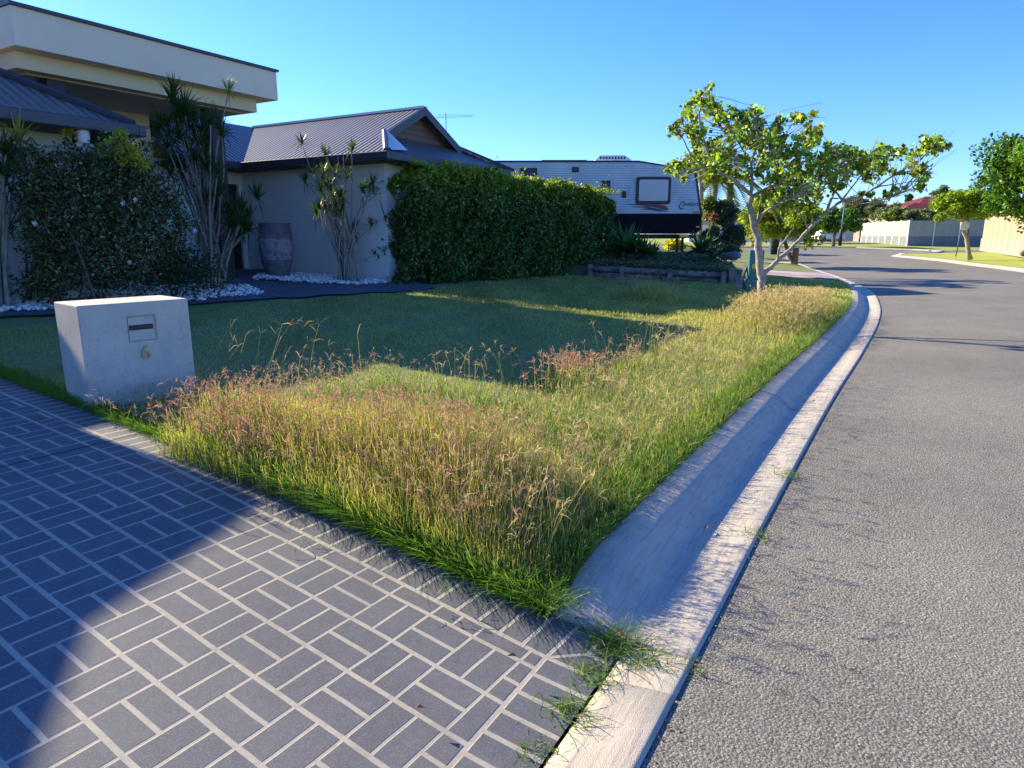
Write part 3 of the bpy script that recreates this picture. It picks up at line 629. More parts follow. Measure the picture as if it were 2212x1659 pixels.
bpy.data.objects.remove(to); no = link('number', me, 'brass', mbx); no.rotation_euler = (R(90), 0, 0); no.location = (.43, -.008, .455); no.scale = (.95, 1.0, 1)

# ---------------------------------------------------------------- carved pot
pt = at(602/2212*1024, 606/2212*1024, 15.4)
g = MB(); g.lathe([(.0, 0), (.20, 0), (.24, .04), (.33, .35), (.375, .62), (.37, .84), (.365, .86), (.33, 1.15), (.34, 1.17), (.34, 1.2), (.29, 1.2), (.27, 1.1), (0, 1.08)], (0, 0), 40)
o = g.build('pot', 'pot', None, smooth=True); o.location = (pt.x, pt.y, gz(pt.x, pt.y)+.03); tag(o, 'tall dark carved urn with a scalloped band standing against the pale wall', 'pot')

# ---------------------------------------------------------------- caravan
CYF = 23.0; CYB = 25.4
def cx(px, py): return at(px*1024/2212, py*1024/2212, CYF)
cv0 = cx(1110, 353); cv1 = cx(1515, 505); PADZ = cv1.z-.62
car = thing('caravan', 'long pale caravan with ribbed cladding and a black lower panel parked behind the hedge', 'caravan', (3, 24.2, PADZ))
CI = Matrix.Translation(car.location).inverted(); cb = lambda: MB(lambda x, y, z: tuple(CI@Vector((x, y, z))))
zt = cx(1300, 350).z; zm = cx(1450, 462).z; zb = cx(1450, 505).z; xr = cx(1513, 462).x; xt = cx(1499, 390).x; xk = cx(1380, 352).x; ztr = cx(1490, 365).z
cb().prism([(-3.2, zm), (xr, zm), (xt, ztr-.05), (xk, zt), (-3.2, zt)], CYF, CYB).build('body', 'cladding', car, bevel=.02)
cb().prism([(-3.2, zb+.06), (xr-.1, zb), (xr+.04, zb+.15), (xr+.05, zm-.003), (-3.2, zm-.003)], CYF-.012, CYB+.012).build('lower_panel', 'skirt', car)
g = cb(); g.prism([(xr, zm), (xr+.05, zm), (xt+.05, ztr-.03), (xk, zt+.045), (-3.2, zt+.045), (-3.2, zt), (xk, zt), (xt, ztr-.05)], CYF-.02, CYF+.03); g.build('trim', 'black', car)
a = cx(1375, 382); b_ = cx(1447, 441)
def rrect(x0, x1, z0, z1, r=.08):
    out = []
    for cx_, cz_, a0 in ((x1-r, z1-r, 0), (x0+r, z1-r, 90), (x0+r, z0+r, 180), (x1-r, z0+r, 270)):
        for k in range(5): t = R(a0+k*22.5); out.append((cx_+r*math.cos(t), cz_+r*math.sin(t)))
    return out
wf = cb().prism(rrect(a.x, b_.x, b_.z, a.z), CYF-.05, CYF-.002).build('window', 'black', car)
cb().prism(rrect(a.x+.09, b_.x-.09, b_.z+.1, a.z-.09, .05), CYF-.062, CYF-.052).build('pane', 'pane', wf)
for x0, y0, x1, y1 in ((1124, 363, 1160, 380), (1236, 361, 1250, 372), (1300, 390, 1318, 410)):
    p, q = cx(x0, y0), cx(x1, y1)
    ww = cb().box(p.x, q.x, CYF-.04, CYF-.002, q.z, p.z).build('window', 'black', car); cb().box(p.x+.04, q.x-.04, CYF-.05, CYF-.042, q.z+.04, p.z-.05).build('pane', 'navy', ww)
p = cx(1348, 420); cb().box(p.x-.07, p.x+.07, CYF-.05, CYF-.002, p.z-.1, p.z+.1).build('outlet_cover', 'black', car, bevel=.02)
def swoosh(name, pts0, pts1, mat, y):
    top = [cx(*q) for q in pts0]; bot = [cx(*q) for q in pts1]
    poly = [(q.x, q.z) for q in top]+[(q.x, q.z) for q in reversed(bot)]
    cb().prism(poly, CYF-y, CYF-.003).build(name, mat, car)
swoosh('decal', [(1348, 440), (1385, 441), (1420, 443), (1443, 453)], [(1348, 441), (1385, 444), (1418, 448), (1440, 455)], 'navy', .010)
swoosh('decal', [(1400, 442), (1420, 441), (1436, 444), (1445, 451)], [(1400, 443), (1418, 444), (1430, 447), (1444, 454)], 'red', .012)
swoosh('decal', [(1366, 446), (1395, 446), (1420, 450), (1441, 457)], [(1366, 447), (1395, 449), (1418, 454), (1440, 458)], 'navy', .010)
swoosh('decal', [(1385, 451), (1400, 450), (1415, 453), (1430, 456)], [(1386, 452), (1400, 453), (1415, 455), (1430, 457)], 'navy', .012)
def text_on(body, size, loc, rot, mat, name, parent, shear=0, ext=.004, sx=1):
    cu = bpy.data.curves.new(name, 'FONT'); cu.body = body; cu.size = size; cu.extrude = ext; cu.shear = shear
    to = bpy.data.objects.new('tmp', cu); COL.objects.link(to); dg = bpy.context.evaluated_depsgraph_get()
    me = bpy.data.meshes.new_from_object(to.evaluated_get(dg)); me.name = name; bpy.data.objects.remove(to)
    o = link(name, me, mat, parent); o.rotation_euler = rot; o.location = loc; o.scale = (sx, 1, 1); return o
p = cx(1464, 447); text_on('C', .36, CI@Vector((p.x, CYF-.008, p.z-.07)), (R(90), 0, 0), 'navy', 'lettering', car, .35, sx=.75)
p = cx(1473, 443); text_on('omfort', .20, CI@Vector((p.x, CYF-.008, p.z-.03)), (R(90), 0, 0), 'navy', 'lettering', car, .3, sx=.95)
p = cx(1504, 458); cb().box(p.x-.09, p.x+.09, CYF-.03, CYF-.013, p.z-.03, p.z+.03).build('marker_light', 'orange', car)
p = cx(1507, 490); cb().box(p.x-.06, p.x+.06, CYF-.04, CYF-.013, p.z-.03, p.z+.03).build('marker_light', 'orange', car)
p, q = cx(1291, 341), cx(1372, 350)
ac = cb().prism([(p.x, zt+.046), (p.x, zt+.16), (p.x+.15, zt+.29), (q.x-.25, zt+.30), (q.x, zt+.15), (q.x, zt+.046)], 23.7, 24.7).build('air_conditioner', 'white', car, bevel=.03)
g = cb()
for i in range(9): g.box(p.x+.16+i*.1, p.x+.21+i*.1, 23.68, 23.697, zt+.17, zt+.24)
g.build('grille', 'black', ac)
p, q = cx(1172, 347), cx(1272, 350); cb().box(p.x, q.x, 23.6, 24.7, zt+.046, zt+.13).build('solar_panel', 'gutter', car)
g = cb()
for x in (-1.2, -.35):
    g.tube([(x, CYF+.12, PADZ+.36), (x, CYF+.34, PADZ+.36)], .36, 20)
g.build('wheel', 'tyre', car)
g = cb(); g.box(-3.0, xr-.3, 23.5, 23.6, zb-.16, zb-.01); g.box(-3.0, xr-.3, 24.8, 24.9, zb-.16, zb-.01)
g.prism([(xr-.3, zb-.14), (xr+1.6, zb-.2), (xr+1.6, zb-.1), (xr-.3, zb-.01)], 24.15, 24.25); g.build('chassis', 'black', car)
g = cb()
for px in (1472, 1484): p = cx(px, 520); g.tube([(p.x, 23.6, zb-.05), (p.x, 23.6, PADZ-.1)], .05, 8)
g.build('stabiliser_leg', 'black', car)
p, q = cx(1468, 508), cx(1487, 513); cb().box(p.x, q.x, CYF-.03, CYF+.01, zb-.11, zb-.01).build('number_plate', 'yellow', car)

# neighbour's raised garden, retaining wall
xs = np.concatenate([np.linspace(0, 6.3, 30), np.linspace(6.4, 6.9, 8)]); ys = np.concatenate([np.linspace(18.9, 22.5, 18), np.linspace(23, 32, 14)])
def padz(x, y):
    yf = 19.75-.225*(x-2.7) if x > 2.7 else 19.75
    fr = min(max((y-yf)/3.3, 0), 1); side = min(max((6.75-x)/.35, 0), 1)
    base = gz(x, y)
    if y < yf+.08 or x > 6.75: return base-.1
    return base*(1-side)+side*(float(gz(min(x, 6.2), yf))+.30+(PADZ-gz(min(x, 6.2), yf)-.30)*fr)+.02*math.sin(x*5)*math.sin(y*6)*(1-fr)
V = np.array([[(x, y, padz(x, y)) for x in xs] for y in ys]); idx = np.arange(V.shape[0]*V.shape[1]).reshape(V.shape[:2])
Fq = np.stack([idx[:-1, :-1], idx[:-1, 1:], idx[1:, 1:], idx[1:, :-1]], -1).reshape(-1, 4)
tag(npmesh('garden_bed', V.reshape(-1, 3), Fq, None, 'bedsoil', None, True), kind='structure')
A = Vector((2.15, 19.82, 0)); B = Vector((6.25, 18.93, 0)); t_ = (B-A).normalized(); n_ = Vector((-t_.y, t_.x, 0)); Lw = (B-A).length
rw = thing('retaining_wall', 'low weathered timber sleeper wall holding the garden bed in front of the caravan', 'retaining wall', (A.x, A.y, gz(A.x, A.y)))
def WT(s, d, z):
    q = A+t_*s+n_*d; zz = gz(A.x, A.y)*(1-s/Lw)+gz(B.x, B.y)*(s/Lw); return (q.x-rw.location.x, q.y-rw.location.y, z+zz-rw.location.z)
for k in range(2):
    g = MB(WT); g.tube([(-.1, .12, .06+.185*k), (.9, .12, .065+.185*k), (2.3, .125, .06+.185*k), (3.95, .12, .065+.185*k)], [.082, .088, .08, .085], 10); g.build('sleeper', 'sleeper', rw, smooth=True)
for s_ in (.05, .95, 2.3, 3.75): MB(WT).box(s_, s_+.14, -.06, .055, -.1, .36).build('post', 'sleeper', rw, bevel=.012)
MB(WT).box(3.96, 4.40, -.02, 1.0, -.1, .44).build('corner_block', 'sleeper', rw, bevel=.012)
# green pillar box, leaning stake
p = at(752, 286, 17.4); gzz = gz(p.x, p.y)
pb = thing('utility_pillar', 'green metal utility pillar box with two yellow stickers behind the street tree', 'utility box', (p.x, p.y, gzz))
MB().box(-.19, .19, -.14, .14, -.05, .30).build('base', 'teal', pb, bevel=.01); MB().box(-.15, .21, -.12, .12, .303, 1.02).build('cabinet', 'teal', pb, bevel=.01)
for x, z in ((-.02, .62), (.15, .42)):
    g = MB(); g.lathe([(0, 0), (.07, 0), (.07, .005), (0, .005)], (0, 0), 14); o = g.build('sticker', 'yellow', pb); o.rotation_euler = (R(90), 0, 0); o.location = (x, -.123, z) if z > .5 else (x, -.123, z)
q0 = at(737, 283, 17.2); q1 = at(752, 252, 17.6); q0.z = gz(q0.x, q0.y)
g = MB(lambda x, y, z: (x-q0.x, y-q0.y, z-q0.z)); g.tube([q0-Vector((0, 0, .05)), q1], [.045, .045], 4); o = g.build('stake', 'sleeper'); o.location = q0
tag(o, 'weathered timber garden stake leaning right beside the green pillar box', 'stake')
# ---------------------------------------------------------------- vegetation builders
def leaves(name, C, size, base, var=.25, mat='leaf', parent=None, up=.3, aspect=.55, yellow=0, dead=0, fold=.25, grad=None):
    """pointed, slightly folded leaves at centres C"""
    C = np.asarray(C, float); n = len(C)
    if n == 0: return None
    sz = (size if np.ndim(size) else np.full(n, size))*rng.uniform(.65, 1.25, n)
    ax = unit(rng.normal(size=(n, 3))+[0, 0, -.15]); nn = rng.normal(size=(n, 3)); nn[:, 2] += up*3
    side = unit(np.cross(ax, nn)); nrm = np.cross(side, ax)
    L = (ax*sz[:, None]); S_ = side*(sz*aspect*.5)[:, None]; Fo = nrm*(sz*fold*.5)[:, None]
    P = np.stack([C-L*.5, C-L*.08+S_+Fo, C+L*.5, C-L*.08-S_+Fo], 1)
    b = np.array(base); col = b*np.exp(rng.normal(0, var, (n, 1)))*np.exp(rng.normal(0, .08, (n, 3)))
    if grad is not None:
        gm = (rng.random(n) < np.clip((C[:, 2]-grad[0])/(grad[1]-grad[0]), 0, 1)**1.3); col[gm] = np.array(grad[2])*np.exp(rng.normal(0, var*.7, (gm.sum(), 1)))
    k = rng.random(n)
    if yellow: col[k < yellow] = np.array([.30, .24, .02])*rng.uniform(.6, 1.2, ((k < yellow).sum(), 1))
    if dead: col[k > 1-dead] = np.array([.13, .06, .02])*rng.uniform(.5, 1.3, ((k > 1-dead).sum(), 1))
    col = np.repeat(col, 4, 0); idx = np.arange(n*4).reshape(n, 4)
    Fq = np.concatenate([idx[:, [0, 1, 2]], idx[:, [0, 2, 3]]])
    V = P.reshape(-1, 3)
    if parent is not None: V = V-np.array(parent.location)
    return npmesh(name, V, Fq, col, mat, parent)
def blades(name, B, h, wdt, lean, tipw, c0, c1, mat='grass', seg=3, parent=None, curve=1.6, dirs=None):
    """curved grass blades: B (n,3) roots, h heights, lean horizontal offset of tip, colours root c0 / tip c1 (n,3)"""
    n = len(B); th = rng.uniform(0, 2*np.pi, n) if dirs is None else dirs
    D = np.stack([np.cos(th), np.sin(th), np.zeros(n)], 1); ph = rng.uniform(0, 2*np.pi, n); W = np.stack([np.cos(ph), np.sin(ph), np.zeros(n)], 1)
    rows = []; cols = []
    for k in range(seg+1):
        t = k/seg; c = B+D*(lean*t**curve)[:, None]; c[:, 2] += h*(t-(.18*(lean/np.maximum(h, .01))**1.0*t*t).clip(0, .6))
        wk = (wdt*(1-t)**.6+tipw*t)[:, None]*.5 if k < seg else np.full((n, 1), .1)*wdt[:, None]+tipw[:, None]*.5
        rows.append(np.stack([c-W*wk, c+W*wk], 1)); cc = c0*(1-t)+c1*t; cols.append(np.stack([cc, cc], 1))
    V = np.stack(rows, 1); Cc = np.stack(cols, 1)     # n, seg+1, 2, 3
    idx = np.arange(n*(seg+1)*2).reshape(n, seg+1, 2)
    Fq = np.stack([idx[:, :-1, 0], idx[:, :-1, 1], idx[:, 1:, 1], idx[:, 1:, 0]], -1).reshape(-1, 4)
    V = V.reshape(-1, 3)
    if parent is not None: V = V-np.array(parent.location)
    return npmesh(name, V, Fq, Cc.reshape(-1, 3), mat, parent)
def branch(parent, polys, name='branch', mat='bark', k=7):
    g = MB(lambda x, y, z: (x-parent.location.x, y-parent.location.y, z-parent.location.z))
    for pts, r0, r1 in polys:
        pts = [Vector(p) for p in pts]; out = []
        for i in range(len(pts)-1):          # smooth + slight kinks
            a, b_ = pts[i], pts[i+1]; pa = pts[max(i-1, 0)]; pb = pts[min(i+2, len(pts)-1)]
            for t in (0, .33, .66):
                q = .5*((2*a)+(-pa+b_)*t+(2*pa-5*a+4*b_-pb)*t*t+(-pa+3*a-3*b_+pb)*t**3)
                out.append(q+Vector(rng.normal(0, r1*.35, 3)) if 0 < i+t else q)
        out.append(pts[-1]); m = len(out); g.tube(out, [r0+(r1-r0)*(i/(m-1))**.8 for i in range(m)], k)
    return g.build(name, mat, parent, smooth=True)
def vnoise(P, sc, seed=0):
    P = np.asarray(P)*sc; r = np.random.default_rng(seed); o = np.zeros(len(P))
    for a in (1, 2.1, 4.3):
        k = r.normal(size=(3, 2))*a; o += np.sin(P[:, :2]@k[0]+r.uniform(0, 6))*np.sin(P[:, :2]@k[1]+r.uniform(0, 6))/a
    return o
# ---------------------------------------------------------------- grass
GREEN = np.array([.075, .16, .022]); LIME = np.array([.42, .45, .12]); STRAW = np.array([.60, .49, .22]); PINK = np.array([.44, .27, .17]); SAGE = np.array([.10, .16, .06])
def roots(s, d): x, y = sd2xy(s, d); return np.stack([x, y, zland(s, d)-.005], 1)
def gdist(s, d): return s-sedge(d)           # metres from the driveway edge
def tallness(s, d):
    """height of the rough grass over the verge (m)"""
    g = gdist(s, d)
    a = .31*np.exp(-((g-.55+.22*np.clip(d-2, 0, 1.5))/.42)**2)*np.clip((4.15-d)/.7, 0, 1)
    a2 = .11*np.exp(-np.clip(d-1.7, 0, 9)**2/.5)*np.exp(-np.clip(g-2.6, 0, 9)/2.2)
    b_ = .36*np.exp(-((s-10.2)/1.6)**2)*np.exp(-((d-1.45)/.7)**2)
    b2 = .24*np.exp(-((s-12.8)/1.8)**2)*np.exp(-((d-1.1)/.6)**2)
    c = .20*np.exp(-((s-4.2)/.4)**2-((d-2.25)/.22)**2)+.12*np.exp(-((s-5.2)/.5)**2-((d-2.0)/.2)**2)
    e = .40*np.exp(-((s-12.0)/.8)**2-((d-4.3)/.55)**2)
    return np.minimum(a+a2+b_+b2, .05+np.clip(d-.62, 0, 9)*.42)+c+e
def scatter(n, s0, s1, d0, d1, power=1.0):
    s = s0+(s1-s0)*rng.random(n)**power; d = rng.uniform(d0, d1, n); k = gdist(s, d) > -.01; return s[k], d[k]
def house_free(s, d):
    x, y = sd2xy(s, d); 
    # not on the path / under buildings
    rel = np.stack([x-HC[0], y-HC[1]], 1); hs = rel@np.array(EX); hd = rel@np.array(EY)
    edge_ = np.where(hs < -.2, -1.55+.17*(-hs), -1.3)
    return (hd < edge_) | ((hs > 8.5) & (d < 9)) 
def in_mail(x, y):
    rx, ry = x+3.15, y-4.9; c, s_ = math.cos(R(50)), math.sin(R(50)); u = rx*c+ry*s_; v = -rx*s_+ry*c
    return (u > .0) & (u < MW) & (v > 0) & (v < MD)
def mkgrass(name, n, s0, s1, d0, d1, hf, wf, label, power=1.0, seg=3, leanf=.6, pick=None, colf=None):
    s, d = scatter(n, s0, s1, d0, d1, power); x, y = sd2xy(s, d); k = house_free(s, d) & ~in_mail(x, y) & (d > .63-.04*rng.random(len(d)))
    s, d = s[k], d[k]
    if pick is not None:
        k = pick(s, d); s, d = s[k], d[k]
    B = roots(s, d); n = len(B); h = hf(s, d)*rng.uniform(.55, 1.25, n); wv = wf(s, d)*rng.uniform(.7, 1.3, n)
    lean = h*np.abs(rng.normal(0, leanf, n)); c0, c1 = colf(s, d, n)
    o = blades(name, B, h, wv, lean, wv*.15, c0, c1, seg=seg); tag(o, label, 'grass', kind='stuff'); return o
def jit(c, n, v=.22): return c*np.exp(rng.normal(0, v, (n, 1)))*np.exp(rng.normal(0, .07, (n, 3)))
def lawncol(s, d, n):
    nz = vnoise(np.stack([s, d], 1), 1.1, 3)[:, None]; f = np.clip(.5+nz*.4, 0, 1)
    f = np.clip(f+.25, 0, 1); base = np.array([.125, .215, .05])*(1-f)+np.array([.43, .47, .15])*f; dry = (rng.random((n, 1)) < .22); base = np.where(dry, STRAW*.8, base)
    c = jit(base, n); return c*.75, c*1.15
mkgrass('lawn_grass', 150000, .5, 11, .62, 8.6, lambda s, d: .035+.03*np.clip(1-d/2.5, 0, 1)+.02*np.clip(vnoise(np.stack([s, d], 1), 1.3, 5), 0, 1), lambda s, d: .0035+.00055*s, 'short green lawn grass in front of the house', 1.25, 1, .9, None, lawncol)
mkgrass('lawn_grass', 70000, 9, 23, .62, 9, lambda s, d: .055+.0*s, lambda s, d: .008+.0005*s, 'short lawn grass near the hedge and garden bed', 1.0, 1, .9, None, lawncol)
def edgecol(s, d, n):
    t = tallness(s, d)[:, None]; f = np.clip(rng.random((n, 1))*.9+.1*t, 0, 1)
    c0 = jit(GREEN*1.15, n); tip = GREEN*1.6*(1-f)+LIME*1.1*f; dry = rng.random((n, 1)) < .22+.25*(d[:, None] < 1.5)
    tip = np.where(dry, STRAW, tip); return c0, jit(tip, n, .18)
# rough grass on the verge
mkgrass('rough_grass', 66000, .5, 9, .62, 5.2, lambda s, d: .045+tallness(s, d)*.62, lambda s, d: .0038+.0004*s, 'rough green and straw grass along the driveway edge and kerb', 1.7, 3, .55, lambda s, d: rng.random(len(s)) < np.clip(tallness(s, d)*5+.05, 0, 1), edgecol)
mkgrass('rough_grass', 42000, 6, 17, .62, 5.4, lambda s, d: .06+tallness(s, d)*.8, lambda s, d: .0065+.0004*s, 'long straw coloured grass around the street tree', 1.0, 3, .5, lambda s, d: rng.random(len(s)) < np.clip(tallness(s, d)*4+.12, 0, 1), lambda s, d, n: (jit(LIME*.7, n), jit(np.where(rng.random((n, 1)) < .62, STRAW, LIME*1.0), n, .18)))
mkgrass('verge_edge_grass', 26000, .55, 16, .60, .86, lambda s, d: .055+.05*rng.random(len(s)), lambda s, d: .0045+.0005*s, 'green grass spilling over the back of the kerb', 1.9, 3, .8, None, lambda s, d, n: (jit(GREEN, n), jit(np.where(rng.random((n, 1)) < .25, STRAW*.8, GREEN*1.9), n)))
# green fringe on the driveway edge
n = 15000; d = rng.uniform(.62, 7.2, n)**1.0; s = sedge(d)+np.abs(rng.normal(0, .08, n))-.02; x, y = sd2xy(s, d); k = ~in_mail(x, y); s, d = s[k], d[k]; n = len(s)
B = roots(s, d); h = rng.uniform(.05, .22, n)*(1-.5*(d > 3.2)); dirs = np.where(rng.random(n) < .6, R(-110)+rng.normal(0, .7, n), rng.uniform(0, 6.3, n))
o = blades('border_grass', B, h, rng.uniform(.003, .006, n), h*rng.uniform(.3, 1.5, n), np.full(n, .0008), jit(GREEN*.8, n), jit(GREEN*1.9, n), seg=3, dirs=dirs)
tag(o, 'dark green grass tufts creeping onto the driveway edge', 'grass', kind='stuff')
# seed stalks with fingered heads
def stalks(name, s, d, h, label, headcol=PINK, nf=6, fl=.055, bend=.25, lw=.0016, dirs=None, stemc=None):
    B = roots(s, d); n = len(B); th = rng.uniform(0, 6.28, n) if dirs is None else dirs; lean = h*np.abs(rng.normal(bend, .15, n))
    sc = jit(STRAW*.75 if stemc is None else stemc, n); sg = jit(GREEN*1.5, n)
    D = np.stack([np.cos(th), np.sin(th), np.zeros(n)], 1); st = rng.bit_generator.state
    V = []; Fs = []; Cc = []
    W = unit(np.cross(D, [0, 0, 1])); seg = 3; rows = []; cols = []
    for k in range(seg+1):
        t = k/seg; c = B+D*(lean*t**1.7)[:, None]; c[:, 2] += h*(t-.1*t*t); w_ = lw*(1-.4*t)
        rows.append(np.stack([c-W*w_, c+W*w_], 1)); cc = sg*(1-t)+sc*t; cols.append(np.stack([cc, cc], 1))
    tip = c; V0 = np.stack(rows, 1).reshape(-1, 3); idx = np.arange(n*(seg+1)*2).reshape(n, seg+1, 2)
    F0 = np.stack([idx[:, :-1, 0], idx[:, :-1, 1], idx[:, 1:, 1], idx[:, 1:, 0]], -1).reshape(-1, 4); C0 = np.stack(cols, 1).reshape(-1, 3)
    TT = np.repeat(tip, nf, 0); m = len(TT); ax = unit(np.repeat(D, nf, 0)*.5+rng.normal(0, .55, (m, 3))+[0, 0, .7]); sd_ = unit(np.cross(ax, rng.normal(size=(m, 3))))
    L = (fl*rng.uniform(.6, 1.3, m))[:, None]; w2 = lw*1.5
    bend_ = np.array([0, 0, -.25])*L
    P = np.stack([TT-sd_*w2*.5, TT+sd_*w2*.5, TT+ax*L*.6+sd_*w2, TT+ax*L*.6-sd_*w2, TT+ax*L+bend_+sd_*w2*.4, TT+ax*L+bend_-sd_*w2*.4], 1)
    i2 = np.arange(m*6).reshape(m, 6)+len(V0); F1 = np.concatenate([i2[:, [0, 1, 2, 3]], i2[:, [3, 2, 4, 5]]]); hc = np.repeat(jit(headcol, m, .2), 6, 0)
    o = npmesh(name, np.concatenate([V0, P.reshape(-1, 3)]), np.concatenate([F0, F1]), np.concatenate([C0, hc]), 'seed'); tag(o, label, 'grass', kind='stuff'); return o
def pickst(n, s0, s1, d0, d1, thr, k_=2.2, power=1.5):
    s, d = scatter(n, s0, s1, d0, d1, power); x, y = sd2xy(s, d); t = tallness(s, d); k = (rng.random(len(s)) < np.clip((t-thr)*k_, 0, 1)) & ~in_mail(x, y); return s[k], d[k]
s, d = pickst(19000, .75, 6.5, .72, 4.6, .11, 2.6, 1.6); stalks('seed_heads', s, d, (.08+tallness(s, d))*rng.uniform(.65, 1.25, len(s)), 'pinkish brown grass seed heads over the rough grass by the driveway', fl=.048, nf=6, lw=.0011)
nn = 5200; s = .6+rng.uniform(.25, 2.9, nn); d = rng.uniform(.9, 4.6, nn)**1.0; x, y = sd2xy(s, d); k = ~in_mail(x, y) & (rng.random(nn) < np.exp(-np.clip(gdist(s, d)-1.2, 0, 9)/.7)); s, d = s[k], d[k]
stalks('seed_heads', s, d, rng.uniform(.08, .20, len(s)), 'short pale pink seed heads spread over the sunlit lawn corner', np.array([.55, .40, .26]), 4, .04, lw=.001)
s, d = pickst(12000, 7.5, 16, .7, 3.6, .10, 5.0, 1.0); stalks('seed_heads', s, d, (.14+tallness(s, d)*1.15)*rng.uniform(.7, 1.2, len(s)), 'straw coloured seed heads in the long grass around the street tree', headcol=STRAW*1.05, nf=3, fl=.07, lw=.0022)
nn = 750; s = .7+rng.uniform(0, 1, nn)**1.3*6.5; d = rng.uniform(.7, 1.6, nn); stalks('seed_heads', s, d, rng.uniform(.28, .55, nn), 'scattered taller seed stalks standing near the kerb', STRAW*.9, 5, .06, .3, .0013)
# pink clumps at the shadow edge, plume on the left, single tall stalks
def clump(cx_, cy_, n, r, h, label, headcol, bend=.2, nf=6, fl=.07, lw=.002, dirs=None):
    s0, d0 = xy2sd(cx_, cy_); s = s0+rng.normal(0, r, n); d = d0+rng.normal(0, r, n); stalks('grass_clump', s, d, h*rng.uniform(.5, 1.1, n), label, headcol, nf, fl, bend, lw, dirs)
clump(.55, 6.1, 110, .20, .36, 'clump of reddish seed heads at the tip of the house shadow', PINK*1.05)
clump(1.2, 6.75, 35, .25, .36, 'reddish seed heads right of the shadow tip', PINK*1.05)
clump(-.35, 6.3, 26, .22, .36, 'sparse seed stalks left of the shadow tip', STRAW*.8, nf=4)
clump(1.9, 7.7, 60, .3, .5, 'pale stalks along the lawn shadow edge', STRAW, nf=3, fl=.09)
clump(-2.0, 5.15, 26, .2, .70, 'tall pale grass stalks right of the mailbox', STRAW*.9, .4, 2, .09, .0014, R(10)+rng.normal(0, .5, 26))
clump(-1.25, 5.3, 3, .03, .62, 'two upright pale stalks on the shaded lawn', STRAW, .05, 1, .14, .002)
clump(-1.5, 3.85, 90, .17, .36, 'arching seed stalks leaning left across the driveway edge', PINK*.9, .75, 5, .10, .0018, R(160)+rng.normal(0, .35, 90))
clump(2.75, 14.1, 170, .42, .50, 'purple grey tuft of tall grass on the shaded lawn near the hedge', np.array([.30, .22, .19]), .15, 5, .07, .0022)
# weeds in the kerb joint and along the road edge
def weed(x, y, z, n, h, label, group='weeds growing in the kerb joints'):
    B = np.stack([x+rng.normal(0, .03+h*.12, n), y+rng.normal(0, .03+h*.12, n), np.full(n, z)], 1); hh = rng.uniform(.3, 1, n)*h
    o = blades('weed', B, hh*.6, rng.uniform(.003, .006, n)*(1+h), hh*rng.uniform(.4, 1.6, n), np.full(n, .0008), jit(GREEN, n), jit(np.where(rng.random((n, 1)) < .25, STRAW*.8, GREEN*2.1), n), seg=3)
    tag(o, label, 'weed', group); return o
weed(.40, 2.44, -.01, 230, .16, 'large green weed in the gutter joint at the driveway corner')
weed(.50, 2.33, 0, 90, .13, 'weed spreading across the cracked gutter joint')
weed(.30, 2.24, -.01, 120, .08, 'low weed along the driveway edge just below the large gutter weed')
weed(.19, 2.04, -.01, 110, .09, 'bright green weed along the gutter edge of the driveway')
weed(.08, 1.86, -.01, 60, .05, 'small dry weed at the bottom edge of the gutter')
weed(.66, 2.27, 0, 26, .09, 'runner of weed ending at the road edge beside the cracked joint')
weed(1.33, 3.42, 0, 60, .09, 'small weed between the gutter and asphalt, nearest the camera')
weed(1.88, 4.36, 0, 70, .10, 'weed between the gutter and asphalt, further up the kerb')
weed(-.32, 2.62, .13, 26, .07, 'small green sprig on the driveway beside the grass edge')
weed(-1.0, 3.02, .16, 14, .06, 'tiny sprig rooted in a driveway joint')
weed(.20, 2.55, .1, 120, .12, 'tuft of grass at the corner between the driveway and kerb')
weed(1.62, 5.05, .05, 30, .08, 'small weed in the joint across the kerb')
n = 16000; s = sedge(np.zeros(n))+rng.uniform(.08, 1.0, n); d = rng.uniform(.7, 3.4, n); x, y = sd2xy(s, d); B = roots(s, d); h = rng.uniform(.5, 1.15, n)*np.minimum(.10+tallness(s, d)*.8, .07+(d-.62)*.5)
o = blades('upright_grass', B, h, rng.uniform(.002, .0035, n), h*np.abs(rng.normal(0, .22, n)), np.full(n, .0008), jit(GREEN*1.3, n), jit(np.where(rng.random((n, 1)) < .45, STRAW, LIME), n), seg=3)
tag(o, 'thin upright straw and lime coloured stems in the corner by the driveway', 'grass', kind='stuff')
# broad coarse blades at the corner of the verge
n = 5200; s = .6+rng.uniform(0, 1, n)**1.5*2.2; d = rng.uniform(.66, 3.6, n); s = s+sedge(d)-.6; x, y = sd2xy(s, d); B = roots(s, d); h = rng.uniform(.08, .24, n)*np.clip(.45+(d-.6)*.8, 0, 1)
o = blades('coarse_grass', B, h, rng.uniform(.005, .009, n), h*rng.uniform(.2, 1.1, n), np.full(n, .001), jit(GREEN*.8, n, .3), jit(np.where(rng.random((n, 1)) < .2, STRAW*.7, GREEN*2.0), n, .3), seg=3)
tag(o, 'broad coarse green blades among the finer grass at the driveway corner', 'grass', kind='stuff')
